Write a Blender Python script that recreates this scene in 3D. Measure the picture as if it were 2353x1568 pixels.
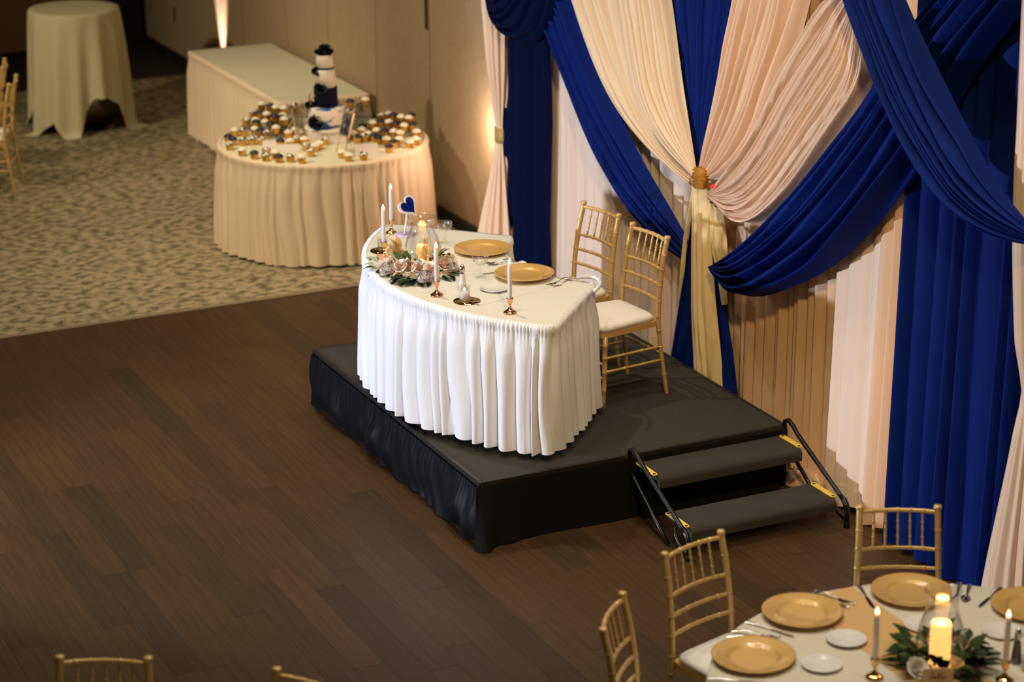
import bpy, math, random
import numpy as np
from mathutils import Vector, Matrix
random.seed(7); RNG = np.random.default_rng(7)
S = bpy.context.scene
for o in list(bpy.data.objects): bpy.data.objects.remove(o)
COL = S.collection
PI = math.pi
# ------------------------------------------------------------------ camera
F_PX, YAW, PITCH, ROLL = 5357.022, 2.69673, 0.32771, -0.0089
CAM = np.array([10.04139, -4.5942, 4.87899]); HS = 0.357
FW = np.array([math.cos(YAW)*math.cos(PITCH), math.sin(YAW)*math.cos(PITCH), -math.sin(PITCH)])
_r = np.array([math.sin(YAW), -math.cos(YAW), 0.]); _u = np.cross(_r, FW)
RT = math.cos(ROLL)*_r + math.sin(ROLL)*_u; UP = -math.sin(ROLL)*_r + math.cos(ROLL)*_u
def at(px, py, ax, val):
    """photo pixel -> point on the real plane x/y/z = val"""
    d = FW + (px-1176.5)/F_PX*RT - (py-784)/F_PX*UP
    i = 'xyz'.index(ax)
    return CAM + (val-CAM[i])/d[i]*d
cd = bpy.data.cameras.new('camera'); cam = bpy.data.objects.new('camera', cd); COL.objects.link(cam)
cd.sensor_fit = 'HORIZONTAL'; cd.sensor_width = 36; cd.lens = F_PX/2353*36; cd.clip_start = .1; cd.clip_end = 100
m4 = Matrix.Identity(4)
for i in range(3):
    m4[i][0] = RT[i]; m4[i][1] = UP[i]; m4[i][2] = -FW[i]; m4[i][3] = CAM[i]
cam.matrix_world = m4
cd.dof.use_dof = True; cd.dof.focus_distance = 12.1; cd.dof.aperture_fstop = 1.8
S.camera = cam
# ------------------------------------------------------------------ light and exposure
S.view_settings.view_transform = 'Standard'; S.view_settings.look = 'None'
S.view_settings.gamma = 1; S.view_settings.use_curve_mapping = False
S.view_settings.exposure = 0.0
w = bpy.data.worlds.new('room_ambient'); S.world = w; w.use_nodes = True
w.node_tree.nodes['Background'].inputs[0].default_value = (1.0, .65, .29, 1)
w.node_tree.nodes['Background'].inputs[1].default_value = 0.06
def lamp(kind, loc, energy, col, size=.1, target=None, cone=None, blend=.5):
    l = bpy.data.lights.new(kind.lower()+'_lamp', kind); l.energy = energy; l.color = col
    if kind in ('POINT', 'SPOT'): l.shadow_soft_size = size
    if kind == 'SPOT': l.spot_size = math.radians(cone); l.spot_blend = blend
    if kind == 'AREA': l.size = size
    o = bpy.data.objects.new(l.name, l); COL.objects.link(o); o.location = loc
    if target is not None:
        o.rotation_euler = (Vector(target)-Vector(loc)).to_track_quat('-Z', 'Y').to_euler()
    return o
KEY = (-1.6, -6.2, 1.22)
lamp('SPOT', KEY, 1600, (.90, .985, 1.16), .12, (-1.0, 2, 1.8), 58, .35)          # stage wash from across the dance floor
WARM = (1.0, .82, .56)
for x, y, e in ((.2, -2.3, 30), (.18, -1.08, 28), (.53, -.36, 28), (.87, .36, 28), (1.2, 1.08, 28), (1.9, -1.6, 14), (-2.2, -.2, 80), (3.5, -.5, 27), (3.9, .2, 30), (4.3, .9, 30), (-4.6, -1.2, 95), (-6.2, .4, 70), (-9.6, -.6, 16)):
    lamp('SPOT', (x, y, 6.0), e*4.6, WARM if x < -3 else (1.0, .87, .70), .07, (x, y, 0), 88, .8)               # ceiling downlights
for x, y, tx, ty, e in ((-4.0, -4.6, -6.3, 2.2, 950), (-6.8, -4.9, -9.6, 1.9, 760)):
    lamp('SPOT', (x, y, 5.2 if x > -5 else 3.8), e, WARM, .15, (tx, ty, .7), 48, .9)                # fill spots added to brighten the cake table and back wall
lamp('SPOT', (5.2, -1.2, 5.2), 640, (1.0, .68, .27), .15, (-.6, 1.2, .9), 40, .7)       # warm fill spot added for the stage sides facing the guest tables
lamp('SPOT', (-10.86, 2.24, .06), 420, (1.0, .74, .62), .03, (-10.86, 2.345, 1.1), 30, .6)  # floor uplight behind the long table
lamp('POINT', (-4.74, 2.20, .92), 17, (1.0, .68, .50), .05)                   # uplight behind the tied blush column
# ------------------------------------------------------------------ materials
def MAT(name, col, rough=.6, metal=0., **k):
    m = bpy.data.materials.new(name); m.use_nodes = True; nt = m.node_tree
    b = nt.nodes['Principled BSDF']
    b.inputs['Base Color'].default_value = (*col, 1); b.inputs['Roughness'].default_value = rough; b.inputs['Metallic'].default_value = metal
    if 'sheen' in k: b.inputs['Sheen Weight'].default_value = k['sheen']; b.inputs['Sheen Roughness'].default_value = .4
    if 'spec' in k: b.inputs['Specular IOR Level'].default_value = k['spec']
    if 'emit' in k: b.inputs['Emission Color'].default_value = (*k['emit'][0], 1); b.inputs['Emission Strength'].default_value = k['emit'][1]
    if 'sss' in k: b.inputs['Subsurface Weight'].default_value = k['sss']; b.inputs['Subsurface Radius'].default_value = (.05, .03, .02)
    if 'coat' in k: b.inputs['Coat Weight'].default_value = k['coat']; b.inputs['Coat Roughness'].default_value = .05
    N = nt.nodes; L = nt.links
    tc = N.new('ShaderNodeTexCoord')
    def noise(scale, detail=3, stretch=(1, 1, 1), rot=0):
        mp = N.new('ShaderNodeMapping'); mp.inputs['Scale'].default_value = stretch
        L.new(tc.outputs['Object'], mp.inputs['Vector'])
        n = N.new('ShaderNodeTexNoise'); n.inputs['Scale'].default_value = scale; n.inputs['Detail'].default_value = detail
        L.new(mp.outputs[0], n.inputs['Vector']); return n
    if 'var' in k:      # colour variation: (scale, second colour, stretch, lo, hi)
        sc, c2, st, lo, hi = k['var']
        n = noise(sc, k.get('detail', 4), st); r = N.new('ShaderNodeMapRange'); r.inputs[1].default_value = lo; r.inputs[2].default_value = hi
        L.new(n.outputs[0], r.inputs[0]); mx = N.new('ShaderNodeMix'); mx.data_type = 'RGBA'
        mx.inputs['A'].default_value = (*col, 1); mx.inputs['B'].default_value = (*c2, 1)
        L.new(r.outputs[0], mx.inputs['Factor']); L.new(mx.outputs['Result'], b.inputs['Base Color'])
        m['mix'] = mx.name
    if 'bump' in k:     # (scale, strength, stretch)
        sc, stg, st = k['bump']
        n = noise(sc, 3, st); bp = N.new('ShaderNodeBump'); bp.inputs['Strength'].default_value = stg; bp.inputs['Distance'].default_value = .01
        L.new(n.outputs[0], bp.inputs['Height']); L.new(bp.outputs[0], b.inputs['Normal'])
    return m
def GLASS(name, tint=(1, 1, 1), refl=.9):
    m = bpy.data.materials.new(name); m.use_nodes = True; nt = m.node_tree; N = nt.nodes; L = nt.links
    N.remove(N['Principled BSDF'])
    t = N.new('ShaderNodeBsdfTransparent'); t.inputs[0].default_value = (*tint, 1)
    g = N.new('ShaderNodeBsdfGlossy'); g.inputs['Roughness'].default_value = .03; g.inputs[0].default_value = (refl, refl, refl, 1)
    lw0 = N.new('ShaderNodeLayerWeight'); lw0.inputs[0].default_value = .5; pw = N.new('ShaderNodeMath'); pw.operation = 'POWER'; pw.inputs[1].default_value = 3.5; L.new(lw0.outputs['Facing'], pw.inputs[0]); lw = N.new('ShaderNodeMath'); lw.operation = 'MULTIPLY_ADD'; lw.inputs[1].default_value = .9; lw.inputs[2].default_value = .10; L.new(pw.outputs[0], lw.inputs[0])
    mx = N.new('ShaderNodeMixShader'); L.new(lw.outputs[0], mx.inputs[0]); L.new(t.outputs[0], mx.inputs[1]); L.new(g.outputs[0], mx.inputs[2])
    L.new(mx.outputs[0], N['Material Output'].inputs[0]); return m
ONE = (1, 1, 1)
gold_paint = MAT('gold_painted_wood', (.66, .44, .16), .36, .30, coat=.25)
charger_gold = MAT('gold_charger_lacquer', (.72, .45, .13), .42, .15, coat=1.0)
brass = MAT('polished_brass', (.80, .50, .20), .13, 1.0)
rose_gold = MAT('polished_rose_gold', (.82, .47, .27), .13, 1.0)
steel = MAT('polished_steel', (.62, .60, .58), .16, 1.0)
ivory = MAT('ivory_vinyl', (.84, .81, .75), .5)
cream_cloth = MAT('cream_polyester', (.73, .73, .67), .75, bump=(300, .08, ONE))
white_skirt = MAT('white_pleated_cloth', (.76, .76, .78), .75, bump=(250, .06, ONE))
tan_skirt = MAT('blush_skirt_cloth', (.72, .58, .42), .75)
sage_cloth = MAT('pale_cream_tablecloth', (.62, .60, .44), .8)
blush = MAT('blush_drape_cloth', (.80, .54, .355), .72, bump=(14, .15, (1, 1, .12)))
blush_pale = MAT('pale_blush_drape_cloth', (.83, .66, .54), .72, bump=(14, .12, (1, 1, .12)))
blush_cream = MAT('cream_blush_drape_cloth', (.83, .61, .385), .7)
satin = MAT('crushed_satin', (.80, .56, .39), .42, .0, bump=(22, .22, (1, 1, .35)))
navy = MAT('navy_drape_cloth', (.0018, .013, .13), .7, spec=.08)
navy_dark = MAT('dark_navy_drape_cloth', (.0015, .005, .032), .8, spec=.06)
gold_tail = MAT('antique_gold_drape_cloth', (.80, .60, .30), .7)
sequin = MAT('gold_sequins', (.80, .38, .06), .2, 1.0, bump=(160, 1.0, ONE))
black_satin = MAT('black_satin', (.002, .0028, .005), .55, spec=.14)
black_cloth = MAT('black_cloth', (.004, .004, .004), .85, spec=.2)
black_metal = MAT('black_tube_steel', (.008, .008, .009), .32, .3)
black_trim = MAT('black_edge_trim', (.012, .011, .010), .45)
deck_carpet = MAT('charcoal_deck_carpet', (.034, .031, .026), .95, var=(260, (.058, .053, .044), ONE, .4, .62), spec=.15)
deck_carpet_b = MAT('charcoal_tread_carpet', (.036, .034, .028), .95, var=(260, (.055, .052, .044), ONE, .4, .62), spec=.15)
yellow = MAT('yellow_safety_strip', (.80, .56, .08), .5)
carpet_mat = MAT('mottled_carpet', (.34, .275, .165), .97, var=(15, (.12, .105, .062), (1.2, .8, 1), .43, .61), detail=8, spec=.1)
wall_mat = MAT('beige_wall_fabric', (.36, .265, .155), .9, var=(24, (.32, .235, .135), ONE, .3, .7), bump=(90, .25, ONE))
wall_dim = MAT('brown_wall_paint', (.34, .22, .11), .9)
dark_mat = MAT('dark_void', (.012, .010, .008), .9)
base_mat = MAT('black_baseboard', (.010, .009, .007), .6)
white_gloss = MAT('white_china', (.82, .79, .76), .18, coat=.3)
white_plastic = MAT('white_plastic', (.80, .76, .82), .4)
lilac = MAT('lilac_plastic', (.55, .48, .66), .4)
mirror = MAT('mirror_glass', (.92, .92, .92), .02, 1.0)
gold_mirror = MAT('gold_mirror', (.62, .42, .16), .06, 1.0)
glass = GLASS('clear_glass'); acrylic = GLASS('clear_acrylic', (.97, .98, .97), .6)
wax = MAT('white_candle_wax', (.82, .76, .76), .45, sss=.2)
wax_glow = MAT('glowing_candle_wax', (.9, .6, .3), .6, emit=((1.0, .50, .12), 1.15))
wax_glow_b = MAT('bright_glowing_candle_wax', (.9, .6, .3), .6, emit=((1.0, .58, .16), 1.25))
flame = MAT('led_flame', (1, .8, .6), .5, emit=((1.0, .66, .36), 3.2))
tip_glow = MAT('warm_lit_wax_tip', (.85, .55, .45), .5, emit=((1.0, .35, .18), .35))
rose_m = MAT('blush_rose_petal', (.88, .76, .69), .6)
rose_c = MAT('deep_blush_rose_heart', (.80, .56, .46), .6)
white_rose_m = MAT('cream_rose_petal', (.82, .76, .68), .6)
hyd = MAT('silvery_dried_hydrangea', (.62, .56, .55), .7, var=(60, (.34, .28, .26), ONE, .4, .6))
leaf_g = MAT('green_leaf', (.05, .095, .015), .55, spec=.25)
leaf_d = MAT('dark_green_fern', (.012, .038, .010), .6, spec=.2)
leaf_pale = MAT('pale_sage_leaf', (.36, .42, .33), .55)
leaf_gold = MAT('tan_gold_leaf', (.55, .36, .17), .5)
leaf_peach = MAT('peach_leaf', (.66, .36, .22), .5)
gold_sprig = MAT('gold_glitter_sprig', (.62, .40, .12), .3, .8)
cup_gold = MAT('gold_foil_cup', (.72, .40, .08), .3, .8)
icing_w = MAT('white_icing', (.82, .76, .62), .55)
icing_n = MAT('navy_icing', (.010, .012, .030), .5)
icing_m = MAT('navy_swirled_white_icing', (.80, .74, .60), .55, var=(45, (.012, .015, .04), ONE, .47, .53))
cake_white = MAT('white_fondant', (.82, .74, .64), .5)
cake_water = MAT('blue_brushed_fondant', (.82, .75, .68), .5, var=(8, (.01, .10, .45), (1, 1, 1.8), .52, .57))
cake_marble = MAT('pale_blue_marbled_fondant', (.82, .74, .66), .5, var=(9, (.45, .56, .62), (1, 1, .5), .52, .62))
cake_navy = MAT('navy_fondant', (.006, .006, .028), .8, spec=.15)
navy_petal = MAT('navy_sugar_petal', (.004, .005, .016), .6)
paper = MAT('white_card', (.78, .72, .68), .7)
kraft = MAT('tan_card', (.66, .49, .30), .8)
ink = MAT('brown_ink', (.06, .035, .02), .6)
photo_m = MAT('dark_photo_print', (.03, .03, .05), .3, var=(18, (.22, .20, .22), ONE, .5, .7))
salt_m = MAT('white_salt', (.78, .74, .70), .8)
red_m = MAT('red_light_glow', (.7, .01, .01), .4, emit=((1, .02, .01), .4))
pepper_m = MAT('ground_pepper', (.05, .035, .03), .7)
def wood(i):
    k = (.88, .95, 1.0, 1.05, .80, 1.12)[i]
    tint = ((1, 1, 1), (1.02, 1, .95), (1, .98, .95), (1, 1, 1.05), (.95, 1, 1), (1.03, 1, .95))[i]
    c = [a*k*t for a, t in zip((.061, .0305, .0112), tint)]; c2 = [a*.66 for a in c]
    return MAT('walnut_vinyl_%d' % i, c, .50, var=(9, c2, (.22, 4.5, 1), .38, .70), detail=9, bump=(60, .12, (.1, 2, 1)), spec=.25)
WOODS = [wood(i) for i in range(6)]
gap_mat = MAT('dark_joint', (.016, .010, .006), .8)
shaded_wood = MAT('shaded_wood_floor', (.022, .016, .011), .7)  # wood floor out of the light, its shade put into the colour
# ------------------------------------------------------------------ mesh helpers
class MB:
    def __init__(s): s.v = []; s.f = []; s.m = []; s.sm = []; s.cur = 0
    def add(s, vs, fs, smooth=True, xf=None):
        k = len(s.v)
        if xf is not None: vs = [tuple(xf @ Vector(v)) for v in vs]
        s.v.extend(tuple(map(float, v)) for v in vs)
        for f in fs: s.f.append([i+k for i in f]); s.m.append(s.cur); s.sm.append(smooth)
        return s
    def box(s, x0, y0, z0, x1, y1, z1, bev=0, xf=None):
        if bev <= 0:
            v = [(x, y, z) for z in (z0, z1) for y in (y0, y1) for x in (x0, x1)]
            return s.add(v, [(0, 2, 3, 1), (4, 5, 7, 6), (0, 1, 5, 4), (2, 6, 7, 3), (0, 4, 6, 2), (1, 3, 7, 5)], False, xf)
        b = bev; out = []; P = [(x0, y0, 0), (x1, y0, 0), (x1, y1, 0), (x0, y1, 0)]
        for z, ins in ((z0, b), (z0+b, 0), (z1-b, 0), (z1, b)):
            out += [(x0+ins, y0+ins, z), (x1-ins, y0+ins, z), (x1-ins, y1-ins, z), (x0+ins, y1-ins, z)]
        f = [(3, 2, 1, 0), (12, 13, 14, 15)]
        for r in range(3):
            for i in range(4): f.append((r*4+i, r*4+(i+1) % 4, r*4+4+(i+1) % 4, r*4+4+i))
        return s.add(out, f, False, xf)
    def lathe(s, prof, n=24, c=(0, 0, 0), xf=None, sx=1, sy=1, cap=True):
        v = []; f = []
        for r, z in prof:
            for i in range(n):
                a = 2*PI*i/n; v.append((c[0]+r*math.cos(a)*sx, c[1]+r*math.sin(a)*sy, c[2]+z))
        for j in range(len(prof)-1):
            for i in range(n): f.append((j*n+i, j*n+(i+1) % n, (j+1)*n+(i+1) % n, (j+1)*n+i))
        if cap:
            if prof[0][0] > 1e-4: f.append(tuple(range(n-1, -1, -1)))
            if prof[-1][0] > 1e-4: f.append(tuple((len(prof)-1)*n+i for i in range(n)))
        return s.add(v, f, True, xf)
    def tube(s, pts, rad, n=8, xf=None, cap=True):
        P = [Vector(p) for p in pts]; R = rad if hasattr(rad, '__len__') else [rad]*len(P)
        v = []; f = []; nrm = None
        for i, p in enumerate(P):
            t = (P[min(i+1, len(P)-1)]-P[max(i-1, 0)]).normalized()
            if nrm is None:
                nrm = t.orthogonal().normalized()
            nrm = (nrm - t*nrm.dot(t)).normalized(); b = t.cross(nrm)
            for j in range(n):
                a = 2*PI*j/n; q = p + (nrm*math.cos(a)+b*math.sin(a))*R[i]; v.append(tuple(q))
        for i in range(len(P)-1):
            for j in range(n): f.append((i*n+j, i*n+(j+1) % n, (i+1)*n+(j+1) % n, (i+1)*n+j))
        if cap: f.append(tuple(range(n-1, -1, -1))); f.append(tuple((len(P)-1)*n+j for j in range(n)))
        return s.add(v, f, True, xf)
    def prism(s, poly, z0, z1, xf=None, smooth=False):
        n = len(poly); v = [(x, y, z0) for x, y in poly]+[(x, y, z1) for x, y in poly]
        f = [tuple(range(n-1, -1, -1)), tuple(range(n, 2*n))]+[(i, (i+1) % n, n+(i+1) % n, n+i) for i in range(n)]
        return s.add(v, f, smooth, xf)
    def grid(s, A, closed_u=False, xf=None, smooth=True):
        nu, nv = A.shape[:2]; v = A.reshape(-1, 3); f = []
        for i in range(nu if closed_u else nu-1):
            for j in range(nv-1):
                a = i*nv+j; b = ((i+1) % nu)*nv+j; f.append((a, b, b+1, a+1))
        return s.add([tuple(p) for p in v], f, smooth, xf)
    def mesh(s, name, mats):
        me = bpy.data.meshes.new(name); me.from_pydata(s.v, [], s.f)
        for m in (mats if isinstance(mats, (list, tuple)) else [mats]): me.materials.append(m)
        me.polygons.foreach_set('use_smooth', s.sm); me.polygons.foreach_set('material_index', s.m); me.update()
        return me
    def build(s, name, mats, parent=None, **k): return OB(name, s.mesh(name, mats), parent, **k)
def OB(name, me, parent=None, loc=None, rz=None, label=None, cat=None, group=None, kind=None):
    o = bpy.data.objects.new(name, me); COL.objects.link(o)
    if parent: o.parent = parent
    if loc is not None: o.location = loc
    if rz is not None: o.rotation_euler = (0, 0, rz)
    if label: o['label'] = label
    if cat: o['category'] = cat
    if group: o['group'] = group
    if kind: o['kind'] = kind
    return o
def thing(name, label, cat, loc=(0, 0, 0), rz=0, group=None):
    return OB(name, None, None, loc, rz, label, cat, group)
def copytree(o, label, loc, rz=0, group=None, parent=None):
    c = o.copy(); COL.objects.link(c); c.parent = parent
    if parent is None:
        c.location = loc; c.rotation_euler = (0, 0, rz); c['label'] = label
        if group: c['group'] = group
    for ch in o.children: copytree(ch, None, None, parent=c)
    return c
def struct(o): o['kind'] = 'structure'; return o
def resample(pts, n):
    P = np.array(pts, float); d = np.r_[0, np.cumsum(np.linalg.norm(np.diff(P, axis=0), axis=1))]
    # smooth through a Catmull-like dense interpolation
    t = np.linspace(0, d[-1], n); out = np.stack([np.interp(t, d, P[:, i]) for i in range(P.shape[1])], 1)
    k = max(1, n//18)
    for _ in range(2):
        pad = np.pad(out, ((k, k), (0, 0)), mode='edge'); sm = sum(pad[i:i+n] for i in range(2*k+1))/(2*k+1)
        wgt = np.minimum(np.arange(n), np.arange(n)[::-1])[:, None]/k; out = np.where(wgt >= 1, sm, out*(1-wgt)+sm*wgt)
    return out
def warp(n, rng, jit=.55):
    """irregular fold phase: returns function v in 0..1 -> phase (cycles)"""
    wd = 1+jit*(rng.random(n)*2-1); e = np.r_[0, np.cumsum(wd)]/wd.sum(); ph = np.arange(n+1)
    am = .55+.45*rng.random(n+2)
    def f(v):
        p = np.interp(v, e, ph); a = np.interp(p, np.arange(n+2)-.5, am); return p, a
    return f
# ------------------------------------------------------------------ the setting
# walls: beige partition panels behind the cake table, brown wall at the far end
seams = [-13.35, -12.1, -10.26, -9.09, -8.08, -7.02, -5.95, -4.85, -3.7, -2.5, -1.3, -.1, 1.1, 2.4]
wr = struct(MB().box(-13.5, 2.40, 0, 3.2, 2.5, 4.2).build('wall_right', dark_mat))
for a, b in zip(seams[:-1], seams[1:]):
    MB().box(a+.006, 2.36, .10, b-.006, 2.402, 4.2, .004).build('panel', wall_mat, wr)
struct(MB().box(-13.4, 2.335, 0, 3.2, 2.42, .10).build('baseboard_right', base_mat))
MB().box(-6.015, 2.352, 1.44, -5.965, 2.364, 1.75, .003).build('latch_strip', MAT('grey_metal_strip', (.06, .055, .05), .4, .5), wr)
MB().box(-12.35, 2.352, .42, -12.31, 2.364, .56, .003).build('wall_socket', base_mat, wr)
wb = struct(MB().box(-13.62, -6, 0, -13.5, 2.5, 4.2).build('wall_back', dark_mat))
MB().box(-13.52, -6, .0, -13.33, 1.80, 4.2).build('panel', wall_dim, wb)
struct(MB().box(-13.34, -6, 0, -13.30, 1.80, .06).build('baseboard_back', base_mat))
struct(MB().box(-13.5, 1.84, 0, -13.46, 2.36, 2.6, .01).build('doorway_shade_1', dark_mat))  # dark slab stands in for the shade of the open doorway
# carpet zone and the wood floor beyond it, its shade put into the plank colour
struct(MB().box(-11.72, -6.5, -.05, -4.50, 2.40, .004).build('floor_carpet', carpet_mat))
struct(MB().box(-4.52, -6.5, -.04, -4.47, 2.40, .009, .003).build('trim_1', MAT('carpet_edge_trim', (.20, .15, .085), .7)))
fd = struct(MB().box(-13.6, -6.5, -.05, -11.70, 2.40, 0).build('floor_shaded', gap_mat))
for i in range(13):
    MB().box(-13.5, 2.38-(i+1)*.30+.002, -.004, -11.725, 2.38-i*.30-.002, .003).build('plank', shaded_wood, fd)
# dance floor of walnut planks
fl = struct(MB().box(-4.5, -7.5, -.06, 9.5, 2.40, -.004).build('floor', gap_mat))
PW, PL = .152, 1.22
plank_me = [MB().box(-PL/2+.0006, -PW/2+.0004, -.006, PL/2-.0006, PW/2-.0004, 0, .0005).mesh('plank', m) for m in WOODS]
def topx(p):
    d = np.array(p)-CAM; z = d @ FW
    return 1176.5+F_PX*(d @ RT)/z, 784-F_PX*(d @ UP)/z
cand = []; rest = MB()
for r in range(-45, 17):
    y = r*PW+.04; off = random.random()*PL
    for c in range(-5, 11):
        x = off+c*PL
        if x-PL/2 < -4.48 or x > 8.9: continue
        if y > 2.4: continue
        inside_stage = (-2.2 < x < -.35 and .15 < y < 1.7)
        pp = [topx((x+sx*PL*.5, y+sy*PW*.5, 0)) for sx in (-1, 0, 1) for sy in (-1, 1)]
        vis = any(-10 < a < 2363 and -10 < b < 1578 for a, b in pp) and not inside_stage
        if vis: cand.append((min(abs(b) for a, b in pp), x, y))
        else: rest.box(x-PL/2+.0006, y-PW/2+.0004, -.006, x+PL/2-.0006, y+PW/2-.0004, 0)
    x0 = off-5*PL
    while x0-PL/2 < -4.48: x0 += PL
    if x0-PL/2 > -4.47: rest.box(-4.469, y-PW/2+.0004, -.006, x0-PL/2-.0006, y+PW/2-.0004, 0)
cand.sort(reverse=True)
for i, (_, x, y) in enumerate(cand):
    if i < 300:
        o = OB('plank', random.choice(plank_me), fl, (x, y, random.uniform(-.0004, .0004)))
        o.rotation_euler = (0, 0, PI if random.random() < .5 else 0)
    else: rest.box(x-PL/2+.0006, y-PW/2+.0004, -.006, x+PL/2-.0006, y+PW/2-.0004, 0)
rest.build('plank_field', WOODS[2], fl, kind='stuff')
# ------------------------------------------------------------------ drapes
def P2(pts, Y): return [at(px, py, 'y', Y) for px, py in pts]
def band(name, A, B, Y, nf, amp, bulge, mat, label, n=70, per=11, seed=0, cat='drape', flare=0, rod=True, parent=None, fine=.10):
    """cloth band between two edge curves, its folds running along them"""
    rng = np.random.default_rng(seed+11)
    PA, PB = P2(A, Y), P2(B, Y)
    if rod:      # carry the cloth on up to the rod, beyond the top of the frame
        for P in (PA, PB):
            d = P[0]-P[2]; d = d/max(d[2], .05); d[0] = max(-.9, min(.9, d[0])); P.insert(0, P[0]+d*(3.30-P[0][2]))
        n = int(n*1.35)
    a = resample(PA, n); b = resample(PB, n); mcount = nf*per
    v = np.linspace(0, 1, mcount); ph, am = warp(nf, rng)(v)
    u = np.linspace(0, 1, n)[:, None]
    W = np.linalg.norm(a-b, axis=1)[:, None]; Wm = max(W.max(), 1e-3)
    drift = .12*np.sin(2.3*PI*u+6*rng.random())+.1*np.sin(5*PI*u+7*v[None]*3)
    prof = np.abs(np.sin(PI*(ph[None]+drift)))**.75*am[None]
    prof = prof+fine*(.5-.5*np.cos(2*PI*(ph[None]*2.7+drift*2+1.3)))*.5
    edge = np.minimum(1, np.minimum(v, 1-v)*nf*1.2)[None]
    depth = amp*np.clip(W/Wm*1.25, .25, 1)*prof*edge + bulge*np.sqrt(np.clip(np.sin(PI*v), 0, 1))[None]*(W/Wm)**.5
    G = a[:, None]*(1-v[None, :, None])+b[:, None]*v[None, :, None]
    G[:, :, 1] -= depth
    mb = MB().grid(G)
    return mb.build(name, mat, parent) if parent else mb.build(name, mat, label=label, cat=cat)
def panel(name, x0, x1, z0, z1, Y, nf, amp, mat, label, seed=0, per=12, hem=0, lean=0, sharp=.75, jit=.55):
    rng = np.random.default_rng(seed+5); mcount = nf*per; v = np.linspace(0, 1, mcount); ph, am = warp(nf, rng, jit)(v); n = 26
    zs = np.linspace(z1, z0, n); G = np.zeros((n, mcount, 3))
    for i, z in enumerate(zs):
        t = i/(n-1); dr = .10*math.sin(3*t+seed)+.05*np.sin(9*v+4*t)
        f = np.abs(np.sin(PI*(ph+dr)))**sharp*am
        G[i, :, 0] = x0+(x1-x0)*v+.012*np.sin(2*PI*(ph+dr)*1.0+1)*(.5+.5*t)+lean*t*(v-.5)
        G[i, :, 1] = Y-amp*(.75+.5*t)*f-.03*t*t*hem
        G[i, :, 2] = z+(hem*.02*np.sin(7*v+seed) if i == n-1 else 0)
    return MB().grid(G).build(name, mat, label=label, cat='drape')
TOP = 3.35
panel('blush_drape', -3.2, -1.28, .02, TOP, 2.075, 17, .085, blush_pale, 'pleated pale blush backdrop drape behind the two gold chairs', 1)
panel('blush_drape', -1.30, .95, .02, TOP, 2.085, 27, .085, blush, 'pleated tan blush backdrop drape between the centre tie and the black steps', 2)
panel('blush_drape', .215, .63, .015, TOP, 2.015, 4, .05, blush_pale, 'whitish smooth backdrop drape beside the right navy column', 3, per=24, hem=1.5, sharp=.6)
panel('blush_drape', .57, .93, .015, TOP, 2.04, 3, .09, blush, 'narrow peach backdrop drape tucked against the right navy column', 4, per=20, hem=1)
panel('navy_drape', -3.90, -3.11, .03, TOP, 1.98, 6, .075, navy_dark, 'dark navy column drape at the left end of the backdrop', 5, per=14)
panel('navy_drape', .885, 1.85, .02, TOP, 2.0, 8, .12, navy, 'navy column drape reaching the floor behind the round guest table', 6, per=14, hem=.8)
# swags and sashes: edges given in the photograph's pixels, cast on the plane where each cloth hangs
band('navy_drape', [(1543, -40), (1543, 0), (1566, 170), (1584, 290), (1603, 388)], [(1712, -40), (1703, 0), (1679, 143), (1646, 257), (1612, 388)], 1.98, 13, .045, .02, navy,
     'narrow navy wedge drape running down to the centre tie', seed=1)
band('blush_swag', [(1306, -40), (1316, 0), (1357, 118), (1393, 211), (1450, 300), (1507, 357), (1557, 396), (1593, 428)], [(1430, -40), (1439, 0), (1461, 143), (1486, 264), (1529, 339), (1572, 385), (1595, 402)],
     1.965, 6, .12, .03, blush_cream, 'wide loose blush swag left of centre, under the finely pleated one', seed=2)
band('blush_swag', [(1427, -40), (1436, 0), (1454, 118), (1471, 221), (1507, 307), (1550, 360), (1596, 405)], [(1536, -40), (1545, 0), (1566, 171), (1584, 286), (1601, 392)],
     1.935, 9, .075, .025, blush_cream, 'cream swag with fine pleats gathered to the left of the centre tie', seed=3)
band('blush_swag', [(1712, -40), (1701, 0), (1677, 143), (1644, 257), (1611, 390)], [(1872, -40), (1864, 0), (1836, 107), (1807, 193), (1764, 304), (1711, 371), (1664, 407), (1618, 418)],
     1.935, 10, .10, .03, blush, 'blush swag gathered to the right of the centre tie', seed=4)
band('navy_scarf_drape', [(1225, -40), (1240, 20), (1271, 96), (1321, 229), (1368, 350), (1429, 464), (1482, 525), (1530, 575), (1578, 604)],
     [(1304, -40), (1314, 0), (1354, 118), (1404, 229), (1464, 343), (1500, 411), (1540, 476), (1580, 545), (1584, 560)], 1.94, 7, .085, .03, navy, 'navy sash sweeping down behind the gold chairs to the centre', seed=5)
gs = band('satin_swag', [(1965, -40), (1925, 0), (1864, 89), (1807, 193), (1779, 264), (1736, 332), (1696, 375), (1661, 421), (1636, 440)],
          [(2010, -60), (1985, -20), (2000, 80), (2028, 168), (1971, 264), (1929, 321), (1857, 420), (1800, 490), (1750, 527), (1711, 511), (1671, 492), (1637, 452)],
          1.90, 12, .11, .03, satin, 'shiny crushed champagne swag bunched to the right of the centre tie', seed=6, n=90, per=14, fine=.45)
MB().tube([at(1634, 430, 'y', 1.86), at(1640, 427, 'y', 1.85), at(1650, 428, 'y', 1.86)], .010, 8).build('red_light_dot', red_m, gs)  # glowing tube stands in for a small red light behind the drapes
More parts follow.
